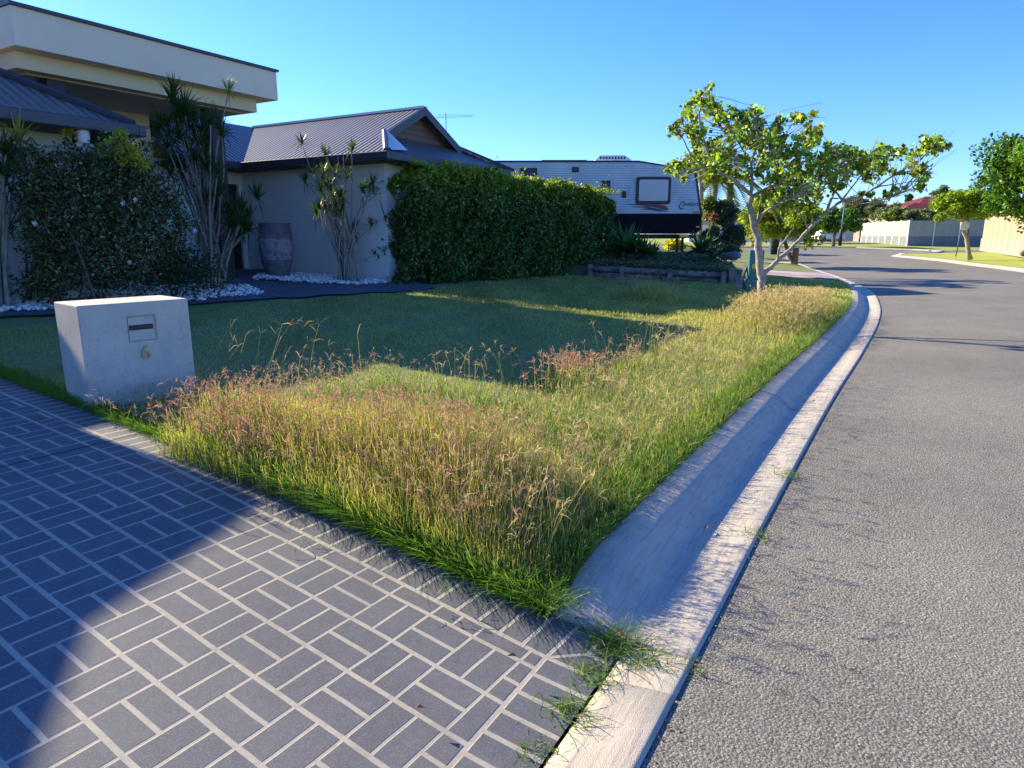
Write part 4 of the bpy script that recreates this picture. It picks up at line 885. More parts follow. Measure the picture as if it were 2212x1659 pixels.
# grit, seed husks and dry bits lying along the road edge and in the gutter
n = 1300; s = rng.uniform(0, 1, n)**1.4*15-1.6; which = rng.random(n); d = np.where(which < .5, rng.normal(-.03, .02, n), np.where(which < .8, rng.uniform(.02, .28, n), rng.normal(-.5, .35, n))); x, y = sd2xy(s, d)
z = np.where(d < 0, -.002, .0); sz = rng.uniform(.0018, .0055, n)*np.where(which < .5, 1.2, .8)
C_ = np.stack([x, y, z+sz*.4], 1); oc = np.array([(1, 0, 0), (-.5, .8, 0), (-.5, -.8, 0), (0, 0, .6)]); V = C_[:, None, :]+oc[None]*sz[:, None, None]*rng.uniform(.6, 1.5, (n, 1, 3)); idx = np.arange(n*4).reshape(n, 4)
colr = np.where(rng.random((n, 1)) < .5, np.array([.16, .09, .05]), np.array([.28, .25, .2]))*rng.uniform(.5, 1.3, (n, 1))
o = npmesh('debris', V.reshape(-1, 3), np.concatenate([idx[:, [0, 1, 3]], idx[:, [1, 2, 3]], idx[:, [2, 0, 3]]]), np.repeat(colr, 4, 0), 'pebble'); tag(o, 'small grit and dry husks along the edge of the asphalt and gutter', 'debris', kind='stuff')
# fallen leaves
def fallen(pts, name='fallen_leaf'):
    for i, (x, y, z, r, lab) in enumerate(pts):
        g = MB(); g.add([(-r, 0, .004), (-.3*r, .5*r, .012), (r, 0, .004), (-.2*r, -.45*r, .014)], [(0, 1, 2), (0, 2, 3)]); o = g.build(name, 'deadleaf'); o.location = (x, y, z); o.rotation_euler = (0, 0, rng.uniform(0, 6)); tag(o, lab, 'leaf', 'dry leaves lying in the gutter and on the ground')
M['deadleaf'] = plain('dry_leaf', (.36, .15, .07), .8, .15, 30)
fallen([(.29, 2.56, .03, .035, 'curled brown leaf on the kerb end by the driveway corner'), (.44, 2.47, .01, .03, 'brown leaf beside the large gutter weed'), (1.08, 3.5, .012, .03, 'small dry leaf in the lit gutter'), (2.95, 6.6, .02, .05, 'dark dry leaf in the gutter further up the road'), (-3.35, 4.62, .33, .045, 'orange brown leaf on the grass left of the mailbox'), (.0, 2.22, .083, .02, 'tiny curled leaf on the driveway pavers'), (-.3, 1.95, .075, .016, 'speck of dry leaf near the bottom of the driveway')])
# ---------------------------------------------------------------- hedge
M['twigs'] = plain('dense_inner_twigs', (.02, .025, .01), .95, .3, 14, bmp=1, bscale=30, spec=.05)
def boxpts(n, L, D, Hh, surf=.75):
    """points in a box biased to its faces, with a lumpy outline"""
    P = rng.random((n, 3))*[L, D, Hh]; k = rng.random(n); f = rng.random(n)
    m = k < surf*.62; P[m, 1] = np.abs(rng.normal(0, .12, m.sum()))
    m = (k >= surf*.62) & (k < surf); P[m, 2] = Hh-np.abs(rng.normal(0, .14, m.sum()))
    m = (k >= surf) & (k < surf+.1); P[m, 0] = np.where(f[m] < .5, np.abs(rng.normal(0, .15, m.sum())), L-np.abs(rng.normal(0, .15, m.sum())))
    return P
hx0 = np.array([-2.05, 14.95]); hx1 = np.array([3.35, 21.7]); hL = np.linalg.norm(hx1-hx0); ht = (hx1-hx0)/hL; hn = np.array([-ht[1], ht[0]])
hedge = thing('hedge', 'tall dense dark green clipped hedge along the front of the house wing', 'hedge', (float(hx0[0]), float(hx0[1]), .5))
HHT = 2.85
P = boxpts(84000, hL, 1.5, HHT); q = P[:, :2]
lump = vnoise(np.stack([P[:, 0], P[:, 2]], 1), 1.1, 8)*.24+vnoise(np.stack([P[:, 0], P[:, 2]], 1), 3.4, 9)*.11
P[:, 1] += lump*(P[:, 1] < .7); P[:, 2] += (vnoise(P[:, :2], 1.6, 4)*.13+vnoise(P[:, :2], 5, 6)*.09)*(P[:, 2] > HHT-.6)
P[:, 1] += .22*np.clip(.5-P[:, 2], 0, 1)*(P[:, 1] < .7)
# round the ends
P[:, 2] -= .38*np.exp(-(hL-P[:, 0])/.35)*(P[:, 2] > 1.8); P[:, 2] -= .45*np.exp(-P[:, 0]/.25)*(P[:, 2] > 2.0); P[:, 0] += vnoise(P[:, 1:], 2.2, 14)*.16*(P[:, 0] < .6)-rng.exponential(.04, len(P))*(P[:, 0] < .4)
HS = lambda x, z: z*(1-(.07+.085*x/hL))
W_ = np.stack([hx0[0]+ht[0]*P[:, 0]+hn[0]*P[:, 1], hx0[1]+ht[1]*P[:, 0]+hn[1]*P[:, 1], .5+HS(P[:, 0], P[:, 2])], 1)
leaves('foliage', W_, .10, (.07, .145, .035), .5, 'hedge', hedge, .3, .55, grad=(.5+HHT-1.15, .5+HHT-.3, (.22, .32, .03)))  # upper leaves coloured brighter to stand in for sun on the hedge top
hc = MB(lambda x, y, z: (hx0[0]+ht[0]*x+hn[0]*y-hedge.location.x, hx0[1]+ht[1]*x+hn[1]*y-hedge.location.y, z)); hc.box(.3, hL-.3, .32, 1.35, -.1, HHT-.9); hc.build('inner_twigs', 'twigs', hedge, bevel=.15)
# leafy tips above the top, sunlight put into their lime colour
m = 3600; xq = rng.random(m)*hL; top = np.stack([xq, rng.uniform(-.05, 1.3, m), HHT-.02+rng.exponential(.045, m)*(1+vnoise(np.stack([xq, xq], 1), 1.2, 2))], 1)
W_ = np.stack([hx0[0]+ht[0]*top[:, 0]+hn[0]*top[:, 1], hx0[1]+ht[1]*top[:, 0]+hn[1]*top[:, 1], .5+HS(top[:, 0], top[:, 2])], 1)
leaves('sunlit_shoots', W_, .085, (.28, .36, .035), .3, 'hedge', hedge, .1, .55)
br = []
for i in range(26):
    x_ = rng.uniform(.2, hL-.2); y_ = rng.uniform(.5, 1.0); b0_ = hx0+ht*x_+hn*y_
    for k in range(3):
        e_ = hx0+ht*(x_+rng.normal(0, .3))+hn*(y_+rng.normal(0, .2)); br.append(([(b0_[0], b0_[1], .4), ((b0_[0]+e_[0])/2, (b0_[1]+e_[1])/2, 1.4), (e_[0], e_[1], 2.35)], .03, .008))
branch(hedge, br, 'branch', 'barkdark', 5)
# ---------------------------------------------------------------- big loose shrub on the left
shr = thing('shrub', 'big dark loose shrub with a few white flowers in front of the left wing', 'shrub', (-7.3, 10.2, .55))
cl = []
for x, y, r, Y in [(150, 1060, 60, 10), (200, 970, 60, 10), (260, 920, 70, 10), (400, 930, 95, 10), (520, 950, 100, 10), (650, 930, 95, 10), (780, 960, 95, 10), (880, 1060, 85, 10), (950, 1160, 75, 10), (170, 1160, 75, 10), (230, 1420, 80, 10), (280, 1040, 120, 10), (430, 1060, 140, 10), (600, 1070, 140, 10), (770, 1110, 120, 10), (230, 1260, 100, 10), (360, 1230, 140, 10), (540, 1230, 160, 10), (720, 1240, 150, 10), (880, 1270, 110, 10), (400, 1400, 130, 10), (560, 1400, 140, 10), (730, 1410, 130, 10), (890, 1400, 100, 10), (340, 820, 40, 10), (450, 830, 50, 10), (600, 830, 50, 10), (700, 850, 40, 10), (230, 850, 30, 10), (130, 960, 25, 10), (230, 1500, 60, 10)]:
    Y = 9.15+.0108*x*288/1493; cl.append((z1(x, y, Y), r/1493*288/F*10.2, 1))
Pp = []
for c_, r_, w_ in cl:
    k = int(4000*r_**1.6)+50; v_ = rng.normal(0, .42, (k, 3))*r_*[1, 1.5, 1]; v_ += unit(rng.normal(size=(k, 3)))*r_*.35; Pp.append(np.array(c_)+v_)
sprig = []
for i in range(150):
    c_, r_, w_ = cl[rng.integers(len(cl))]; u_ = unit(rng.normal(size=3)*[1, .5, 1]+[0, 0, .75]); p0 = np.array(c_)+u_*r_*.7; L_ = rng.uniform(.15, .5)
    p1 = p0+u_*L_+np.array([0, 0, -.1*L_]); sprig.append(([tuple(p0), tuple((p0+p1)/2+[0, 0, .03]), tuple(p1)], .005, .002))
    k = int(16+L_*50); t_s = rng.random((k, 1)); Pp.append(p0+(p1-p0)*t_s+rng.normal(0, .028, (k, 3)))
Pp = np.concatenate(Pp); Pp = Pp[Pp[:, 2] > .55]
leaves('foliage', Pp,   .066, (.10, .14, .065), .6, 'shrub', shr, .2, .5, dead=.14)
Pp = []
for x, y, r in [(600, 790, 50), (630, 740, 40), (560, 770, 40), (690, 780, 35), (620, 690, 22), (740, 850, 30), (520, 860, 16), (350, 690, 22), (345, 660, 12), (520, 775, 18), (660, 820, 40)]:
    c_ = np.array(z1(x, y, 10.3)); r_ = r/1493*288/F*10.3; Pp.append(c_+rng.normal(0, .55, (int(60+r*3.0), 3))*r_)
leaves('sunlit_growth', np.concatenate(Pp), .055, (.42, .42, .05), .25, 'leaf', shr, .2, .5)  # lime tips, colour raised to imitate sunlight reaching them
fl = MB(lambda x, y, z: (x-shr.location.x, y-shr.location.y, z-shr.location.z))
for x, y in [(185, 1160), (640, 1055), (675, 1360), (1015, 1195), (705, 1035)]:
    p = z1(x, y, 8.75+.0108*x*288/1493)
    fl = MB(lambda x, y, z: (x-shr.location.x, y-shr.location.y, z-shr.location.z))
    for k in range(5): fl.add([tuple(p), tuple(p+Vector((.035*math.cos(k*1.26), -.01, .035*math.sin(k*1.26)))), tuple(p+Vector((.035*math.cos(k*1.26+.8), -.015, .035*math.sin(k*1.26+.8))))], [(0, 1, 2)])
    fl.build('flower', 'white', shr)
br = []
for i in range(16):
    c_, r_, w_ = cl[rng.integers(len(cl))]; b0_ = Vector((-6.9+rng.normal(0, .5), 9.9+rng.normal(0, .2), .5)); br.append(([b0_, (b0_+c_)/2+Vector((0, 0, .2)), c_], .022, .006))
branch(shr, br+sprig, 'stem', 'barkdark', 5)
# low shrub between the shrub and the big clumping plant
s2 = thing('shrub', 'low leafy dark green bush between the big shrub and the pale stemmed clump', 'shrub', (-5.6, 11.2, .6))
c_ = np.array(z1(960, 1400, 11)); leaves('foliage', c_+rng.normal(0, .28, (1400, 3))*[1.1, .8, .7], .07, (.035, .07, .018), .3, 'leaf', s2, .3, .5)
branch(s2, [([(-5.6, 11.2, .55), tuple(c_), tuple(c_+[.1, 0, .4])], .02, .006), ([(-5.6, 11.2, .55), tuple(c_+[-.3, 0, .1]), tuple(c_+[-.4, 0, .3])], .02, .006)], 'stem', 'barkdark', 5)
# ---------------------------------------------------------------- spiky clumping plants
def head_blades(tips, n, ln, col):
    B = []; Lh = []; Dd = []; C0 = []
    P = []; idx = []; Cc = []; V = []
    for (c, sc, cc) in tips:
        c = np.array(c); k = int(n); ax = unit(rng.normal(0, .62, (k, 3))+[0, 0, .62]); L = ln*sc*rng.uniform(.7, 1.1, k)[:, None]; sd_ = unit(np.cross(ax, [0, 0, 1]+rng.normal(0, .2, (k, 3)))); w_ = .011*sc
        dr_ = np.array([0, 0, -1])*L*.22*(1-ax[:, 2:3])
        r0 = np.stack([c-sd_*w_*.6, c+sd_*w_*.6], 1)+rng.normal(0, .015, (k, 1, 3)); mid = c+ax*L*.5; r1 = np.stack([mid-sd_*w_, mid+sd_*w_], 1); tp = c+ax*L+dr_; r2 = np.stack([tp-sd_*w_*.1, tp+sd_*w_*.1], 1)
        V.append(np.stack([r0, r1, r2], 1)); colr = np.array(cc)*np.exp(rng.normal(0, .25, (k, 1))); Cc.append(np.repeat(colr, 6, 0))
    V = np.concatenate(V); m = len(V); idx = np.arange(m*6).reshape(m, 3, 2)
    Fq = np.stack([idx[:, :-1, 0], idx[:, :-1, 1], idx[:, 1:, 1], idx[:, 1:, 0]], -1).reshape(-1, 4)
    return V.reshape(-1, 3), Fq, np.concatenate(Cc)
def spiky(name, label, base, heads, Y, zf, ln=.30, n=46, col=(.05, .10, .025), r0=.028, mids=None, spread=.12, extra=()):
    t = thing(name, label, 'plant', tuple(base)); tips = []; polys = []
    for h_ in heads:
        x, y = h_[0], h_[1]; sc = h_[2] if len(h_) > 2 else 1; cc = h_[3] if len(h_) > 3 else col
        p = zf(x, y, Y+rng.uniform(-.3, .3)); b_ = Vector(base)+Vector((rng.normal(0, spread), rng.normal(0, spread*.6), -.05)); up = p-b_
        m1 = b_+Vector((up.x*.22, up.y*.3, up.z*.38)); m2 = b_+Vector((up.x*.62+rng.normal(0, .05), up.y*.65, up.z*.72))
        polys.append(([b_, m1, m2, p], r0*rng.uniform(.8, 1.2), .010)); tips.append((p, sc, cc))
    for pl_ in extra: polys.append((pl_, .014, .005))
    branch(t, polys, 'stem', 'stem', 6); V, Fq, C_ = head_blades(tips, n, ln, col); npmesh('leaves', V-np.array(t.location), Fq, C_, 'leaf', t); return t
d1 = z1(1110, 1500, 12.3); d1.z = gz(d1.x, d1.y)
BR_ = (.30, .33, .06)
spiky('spiky_plant', 'tall clump of pale bare stems with spiky leaf heads in front of the entry post', d1,
 [(900, 490), (935, 590), (1185, 478, .8, BR_), (870, 700), (960, 590), (1010, 700), (1130, 650), (850, 650), (1060, 810), (940, 890), (990, 870), (1110, 980), (1140, 1010), (1250, 1090), (1285, 1140), (1250, 1160), (1335, 1030), (1040, 940), (825, 660), (1150, 700), (885, 900), (1030, 750), (1200, 1180), (960, 640), (925, 640), (1090, 640), (1010, 830), (1075, 880), (900, 830), (1290, 1200), (1120, 1110), (960, 560, 1.1), (900, 540), (1000, 620), (930, 720), (980, 780), (940, 940), (1090, 1060), (1180, 1100), (1260, 1210), (1210, 1130), (1050, 700), (1130, 900), (870, 760)], 12.3, z1, .38, 44, r0=.034)
d2_ = z2(1100, 1490, 15.0); d2_.z = gz(d2_.x, d2_.y)
spiky('spiky_plant', 'smaller clump of spiky topped stems against the pale wing wall', d2_,
 [(755, 470), (930, 550), (1125, 520), (830, 690), (910, 690), (1005, 700), (1085, 725), (775, 750), (893, 820), (965, 810), (1042, 860), (960, 970), (885, 950), (1205, 830), (1275, 770), (1140, 1110), (1270, 1075, .8), (1000, 1000), (930, 960), (985, 880), (1055, 900), (860, 990), (1010, 940), (930, 780), (1040, 980)], 15.0, z2, .30, 36, r0=.026,
 extra=[[d2_, d2_+Vector((.2, 0, 1.4)), z2(1320, 840, 15)], [d2_, d2_+Vector((0, 0, 1.6)), z2(1020, 560, 15)], [d2_, d2_+Vector((0, 0, 1.6)), z2(1060, 540, 15)]])
d3 = z1(10, 1500, 9.4); d3.z = gz(d3.x, d3.y)
spiky('spiky_plant', 'spiky plant with one bright lime head at the far left edge beside the wall', d3, [(95, 735, 1.25, (.34, .36, .05)), (30, 800), (10, 900), (45, 870), (15, 780), (25, 960)], 9.4, z1, .36, 40, r0=.035)
# ---------------------------------------------------------------- street tree (branches follow the photographed skeleton in depth)
TY = 11.9; tb = z5(722, 1585, TY); tb.z = gz(tb.x, tb.y)
tree = thing('street_tree', 'small open crowned tree with pale forked trunk standing in the long verge grass', 'tree', tuple(tb))
def tp(pts, dy0=0, dy1=0):
    n = len(pts); return [tuple(z5(x, y, TY+dy0+(dy1-dy0)*i/max(1, n-1))) for i, (x, y) in enumerate(pts)]
trunkp = [tuple(tb-Vector((0, 0, .1)))]+tp([(728, 1500), (732, 1400), (712, 1200), (688, 1070), (652, 950), (655, 850)])
branch(tree, [(trunkp, .080, .046)], 'trunk', 'bark', 10)
BRS = [([(738, 1405), (790, 1350), (860, 1285), (960, 1195), (1050, 1090), (1180, 970), (1290, 890), (1420, 862), (1530, 790), (1640, 715), (1750, 650)], 0, .5, .048, .012),
 ([(845, 1300), (850, 1220), (900, 1150), (950, 1080)], 0, -.3, .022, .012), ([(690, 1060), (740, 980), (830, 920), (900, 890), (980, 860)], 0, -.7, .034, .010), ([(700, 1030), (710, 960), (720, 880)], 0, .3, .016, .006),
 ([(655, 850), (600, 800), (530, 740), (450, 700), (350, 660), (250, 580), (190, 470), (170, 420)], 0, -.8, .036, .006),
 ([(652, 860), (662, 760), (655, 620), (600, 540), (560, 470), (540, 400)], 0, .5, .034, .007), ([(665, 860), (780, 800), (880, 770), (980, 740), (1050, 640), (1120, 540)], 0, .6, .034, .008),
 ([(655, 630), (700, 500), (700, 400), (670, 300)], .3, .1, .022, .006), ([(1040, 660), (1060, 560), (1040, 450)], .5, .8, .018, .006), ([(450, 700), (370, 580), (320, 430), (300, 280), (340, 180), (372, 110)], -.3, -.6, .028, .005),
 ([(330, 480), (230, 430), (160, 400), (80, 375)], -.5, -1, .016, .004), ([(870, 770), (860, 620), (890, 450), (950, 350), (1030, 340), (1085, 290)], .3, .8, .022, .004), ([(600, 540), (560, 450), (500, 380), (440, 290)], .3, 0, .016, .005),
 ([(1180, 970), (1230, 830), (1300, 730), (1400, 650), (1500, 600), (1600, 560), (1700, 530)], .2, .8, .028, .006), ([(1640, 715), (1760, 680), (1830, 600), (1900, 540), (1990, 510)], .5, .9, .018, .004),
 ([(1530, 790), (1620, 780), (1720, 765), (1850, 745)], .5, .2, .014, .004), ([(1290, 890), (1400, 910), (1500, 900), (1600, 870), (1690, 850)], .3, -.2, .018, .003), ([(1290, 880), (1380, 760), (1440, 680), (1490, 560), (1530, 450)], .3, .7, .02, .004),
 ([(350, 660), (250, 670), (150, 680), (50, 640)], -.4, -1, .016, .004), ([(780, 800), (820, 660), (800, 520), (780, 430)], .2, .5, .02, .005), ([(1050, 1090), (1020, 1010), (960, 930)], .1, -.4, .014, .005),
 ([(1290, 890), (1200, 760), (1180, 640), (1180, 500)], .3, 1, .02, .005), ([(250, 470), (200, 380), (140, 330)], -.6, -.9, .01, .003), ([(880, 770), (1000, 790), (1100, 760), (1200, 690), (1290, 640)], .3, -.4, .02, .005),
 ([(655, 620), (560, 590), (470, 560), (400, 520)], 0, -.6, .016, .005), ([(1640, 715), (1700, 800), (1780, 820)], .5, .6, .008, .003), ([(980, 740), (1020, 830), (1130, 880)], .2, -.3, .012, .004)]
branch(tree, [(tp(p_, a_, b_), r0, r1) for p_, a_, b_, r0, r1 in BRS], 'branch', 'bark', 7)
LC = [(372, 110, 22), (350, 145, 22), (300, 170, 34), (260, 200, 26), (225, 232, 30), (370, 205, 32), (415, 235, 22), (320, 210, 20), (360, 280, 34), (420, 275, 30), (240, 300, 38), (270, 340, 34), (200, 290, 22), (170, 340, 18), (490, 300, 44), (540, 290, 30), (440, 330, 34), (595, 290, 22), (660, 280, 34), (680, 270, 24), (620, 330, 40), (560, 360, 52), (500, 400, 52), (600, 400, 56), (680, 380, 44), (720, 350, 34), (560, 440, 50), (640, 450, 46), (700, 440, 44), (120, 390, 34), (150, 420, 24), (250, 390, 34), (210, 400, 26), (320, 420, 34), (260, 440, 22),
 (780, 440, 40), (830, 400, 34), (860, 330, 24), (820, 470, 50), (760, 500, 50), (850, 520, 46), (880, 450, 24), (960, 310, 30), (1000, 320, 28), (1085, 290, 20), (1050, 390, 34), (1110, 410, 30), (990, 450, 34), (1090, 470, 34), (1040, 510, 40), (1100, 460, 20), (960, 540, 46), (900, 560, 48), (1020, 590, 46), (700, 520, 34), (640, 500, 30), (400, 500, 46), (460, 520, 44), (340, 520, 40), (280, 520, 34), (390, 570, 46), (460, 590, 44), (520, 560, 30), (330, 600, 44), (270, 590, 34), (400, 640, 40), (300, 650, 30), (200, 620, 34), (140, 640, 28), (230, 680, 30), (90, 670, 28), (150, 700, 26), (190, 735, 20), (360, 740, 26), (480, 690, 34), (520, 720, 30), (640, 700, 34), (730, 600, 40), (700, 680, 30), (780, 570, 34), (760, 650, 34), (830, 620, 40), (620, 600, 24), (270, 470, 26),
 (1190, 500, 22), (1200, 570, 46), (1150, 600, 44), (1270, 540, 40), (1320, 560, 38), (1250, 620, 56), (1340, 640, 44), (1160, 690, 54), (1100, 640, 40), (1060, 700, 52), (1220, 730, 56), (1300, 700, 44), (960, 640, 44), (880, 680, 50), (960, 700, 54), (1010, 770, 54), (1100, 790, 50), (900, 740, 48), (830, 730, 44), (780, 740, 36), (940, 830, 50), (860, 820, 44), (1030, 860, 48), (1120, 850, 36), (780, 830, 40), (820, 900, 44), (900, 920, 44), (980, 930, 40), (1060, 930, 34), (740, 860, 30), (1190, 640, 36), (1400, 600, 34), (1440, 620, 36), (1500, 580, 40), (1540, 560, 30), (1480, 660, 44), (1400, 660, 30), (1550, 640, 44), (1490, 730, 38), (1590, 530, 24), (1600, 600, 24), (1660, 560, 30), (1700, 550, 22), (1640, 690, 18), (1570, 680, 26), (1450, 730, 24),
 (1790, 560, 28), (1840, 540, 34), (1880, 480, 34), (1930, 480, 40), (1900, 530, 38), (1960, 530, 34), (2000, 510, 20), (1770, 590, 20), (1770, 640, 26), (1830, 680, 34), (1850, 660, 24), (1790, 700, 26), (1840, 770, 34), (1820, 800, 22), (1860, 720, 24), (1600, 850, 22), (1650, 810, 14), (1420, 840, 10), (1480, 850, 14), (1720, 800, 10), (1700, 700, 14), (1290, 790, 20), (1370, 560, 22), (1240, 800, 22)]
Pp = []; Yl = []
for x, y, r in LC:
    dy = rng.uniform(-.8, .9); c_ = np.array(z5(x, y, TY+dy)); r_ = r*.00257*1.0; k = int(10+r*1.2*(1 if x < 800 or x > 1400 else 1.15)); Pp.append(c_+rng.normal(0, .58, (k, 3))*r_*[1, 1.6, 1])
sk = np.concatenate([np.array([np.array(a_)+(np.array(c_)-np.array(a_))*t for t in (0, .33, .66)]) for p_, d0_, d1_, q0_, q1_ in BRS for a_, c_ in zip(tp(p_, d0_, d1_), tp(p_, d0_, d1_)[1:])])
tw = []
for (x, y, r_), blk in zip(LC, Pp):
    c_ = blk.mean(0)
    for k_ in range(2):
        e_ = c_+rng.normal(0, .10, 3); dd_ = np.linalg.norm(sk-e_, axis=1); j_ = int(np.argmin(dd_+rng.uniform(0, .12, len(dd_))))
        if dd_[j_] < 1.1: mid = (sk[j_]+e_)/2+rng.normal(0, .04, 3); tw.append(([tuple(sk[j_]), tuple(mid), tuple(e_+(e_-sk[j_])*.15)], .009, .003))
branch(tree, tw, 'twigs', 'bark', 5)
Pp = np.concatenate(Pp)
leaves('foliage', Pp, .084, (.22, .34, .04), .55, 'leaf', tree, .15, .85, yellow=.11, dead=.04)
g = MB(); g.lathe([(.14, 0), (.20, .02), (.21, .05), (.15, .06)], (0, 0), 12); o = g.build('tree_collar', 'timber', tree, smooth=True); o.location = (0, 0, .03)

# ---------------------------------------------------------------- other trees
def mktree(name, label, base, height, crown, nclump, nleaf, lsize, col, trunk_r=.12, group=None, matb='barkdark', seed=1, yellow=.03, flat=1, dark=None, clr=.36, trunklabel=None, cat='tree', mat='leaf', fork=.45):
    """crown = (cx,cy,cz, rx,ry,rz) ; base (x,y,z)"""
    r = np.random.default_rng(seed); t = thing(name, label, cat, tuple(base), group); c = np.array(crown[:3]); e = np.array(crown[3:])
    cc = []
    while len(cc) < nclump:
        u = unit(r.normal(size=3)); q = u*r.uniform(.35, 1)**.5
        if q[2] < -.75: continue
        cc.append(c+q*e*(1+.12*r.normal()))
    cc = np.array(cc); rad = clr*e.mean()*r.uniform(.6, 1.2, nclump); sel = r.integers(nclump, size=nleaf); col = tuple(min(.5, q_*1.65) for q_ in col); nleaf = nleaf
    P = cc[sel]+(unit(r.normal(size=(nleaf, 3)))*r.random((nleaf, 1))**.45)*rad[sel][:, None]*[1, 1, .75]
    br = []; b = Vector(base); top = Vector((c[0], c[1], c[2]-e[2]*fork)); mid = b.lerp(top, .5)+Vector((r.normal()*.05*height*.3, 0, 0))
    g = [([b-Vector((0, 0, .15)), mid, top], trunk_r, trunk_r*.6)]; branch(t, g, 'trunk', matb, 8)
    for q in cc[:min(14, nclump)]: q = Vector(q); br.append(([top-Vector((0, 0, .1)), top.lerp(q, .5)+Vector((0, 0, -.1*e[2])), q], trunk_r*.4, trunk_r*.08))
    branch(t, br, 'branch', matb, 5)
    st = leaves('crown', P, lsize, col, .35, mat, t, .3, .6, yellow=yellow); return t
def crown_from(zf, x0, x1, y0, y1, Y, dep=1.0):
    a, b_ = zf(x0, y0, Y), zf(x1, y1, Y); return ((a.x+b_.x)/2, Y, (a.z+b_.z)/2, abs(b_.x-a.x)/2*.86, abs(b_.x-a.x)/2*dep*.86, abs(a.z-b_.z)/2*.86)
def basept(zf, x, y, Y, z=None):
    p = zf(x, y, Y); return (p.x, p.y, p.z if z is None else z)
# yellow green verge tree behind the street tree
b_ = basept(z6, 585, 575, 36)
mktree('verge_tree', 'yellow green bushy tree on the next verge with a wrapped trunk', b_, 5, crown_from(z6, 150, 790, 60, 420, 36), 46, 15000, .17, (.17, .23, .015), .13, seed=3, yellow=.12)
g = MB(lambda x, y, z: (x-b_[0], y-b_[1], z-b_[2])); g.lathe([(.15, b_[2]), (.165, b_[2]+.1), (.155, b_[2]+.85), (.135, b_[2]+.9)], (b_[0], b_[1]), 12); M['wrap'] = plain('rusty_trunk_wrap', (.30, .12, .05), .8, .2, 8); o = g.build('trunk_wrap', 'wrap', bpy.data.objects['verge_tree'], smooth=True)

# slim pale trunked tree left of the verge tree
mktree('verge_tree', 'dark green tree with a pale trunk beyond the neighbour driveway', basept(z6, 300, 425, 60), 7, crown_from(z6, 120, 420, 180, 390, 60), 30, 6000, .26, (.10, .16, .02), .28, seed=5, matb='bark')
# right verge trees
b_ = basept(z6, 1835, 517, 42); mktree('verge_tree', 'round yellow green street tree on the right verge with a leaning trunk', b_, 5, crown_from(z6, 1580, 1985, 35, 275, 42), 42, 13000, .17, (.15, .22, .015), .15, seed=8, matb='bark', fork=.9)
b_ = basept(z6, 2200, 480, 37); mktree('verge_tree', 'large bright green tree cut by the right edge of the picture', b_, 6, (b_[0]+1.9, 37, 4.5, 3.7, 3.0, 2.9), 80, 26000, .26, (.05, .115, .012), .15, seed=9, matb='barkdark', yellow=.01, fork=.9)
b_ = basept(z6, 2330, 520, 33); mktree('verge_tree', 'green tree just outside the right edge of the picture', b_, 5, (b_[0]+2.2, 34, 4.8, 2.4, 2.2, 2.2), 30, 6000, .22, (.09, .19, .015), .16, seed=19, matb='barkdark')
# dark round tree behind the lamp post
mktree('background_tree', 'dark green round tree behind the street lamp', basept(z6, 860, 432, 74), 7, crown_from(z6, 730, 1060, 175, 345, 74), 40, 9000, .34, (.045, .11, .016), .2, seed=12)
mktree('background_tree', 'dark spreading tree left of the dark round tree', basept(z6, 700, 432, 84), 7, crown_from(z6, 560, 800, 200, 350, 84), 30, 6000, .38, (.05, .11, .018), .2, seed=13)
# shrubs and trees beyond the grey fence
k = 0
for x0, x1, y0, y1, Y, c_, lab in [(935, 1230, 85, 250, 96, (.085, .085, .045), 'grey brown spreading tree behind the pale fence'), (1100, 1310, 120, 262, 92, (.10, .12, .06), 'dull green bush above the left end of the pale fence'), (1230, 1440, 170, 262, 88, (.13, .17, .05), 'light green bush behind the pale fence'), (1380, 1590, 185, 262, 86, (.10, .13, .06), 'grey green bush below the red roof'), (1370, 1415, 68, 145, 120, (.05, .09, .05), 'small lone tree poking above the red roof'), (1560, 1720, 20, 200, 90, (.09, .11, .05), 'dark tree behind the round street tree'), (1690, 1980, 60, 240, 70, (.11, .18, .03), 'green tree over the timber fence'), (1000, 1120, 250, 330, 93, (.10, .15, .04), 'low bush at the far end of the pale fence')]:
    cr = crown_from(z6, x0, x1, y0, y1, Y, .8); k += 1
    mktree('background_tree', lab, (cr[0], Y, 1.0), 3, cr, 30, 5200, .34 if Y < 100 else .3, c_, .15, seed=30+k, clr=.5)
# far dark tree belt along the distance, each tree its own
k = 0
for x0, x1, y0, y1, Y in [(-60, 120, 120, 400, 120), (80, 260, 150, 400, 118), (230, 420, 170, 405, 122), (400, 600, 190, 400, 126), (560, 760, 210, 400, 124), (-200, -20, 140, 400, 112)]:
    cr = crown_from(z6, x0, x1, y0, y1, Y, .8); k += 1
    mktree('background_tree', ['far dark green tree behind the caravan nose', 'far tree left of the verge tree crown', 'far tree directly behind the yellow green verge tree', 'far tree behind the thick lamp base', 'far tree above the parked cars', 'far tree hidden mostly by the caravan'][k-1], (cr[0], Y, .8), 3, cr, 24, 3600, .5, (.05, .09, .025), .3, seed=60+k)
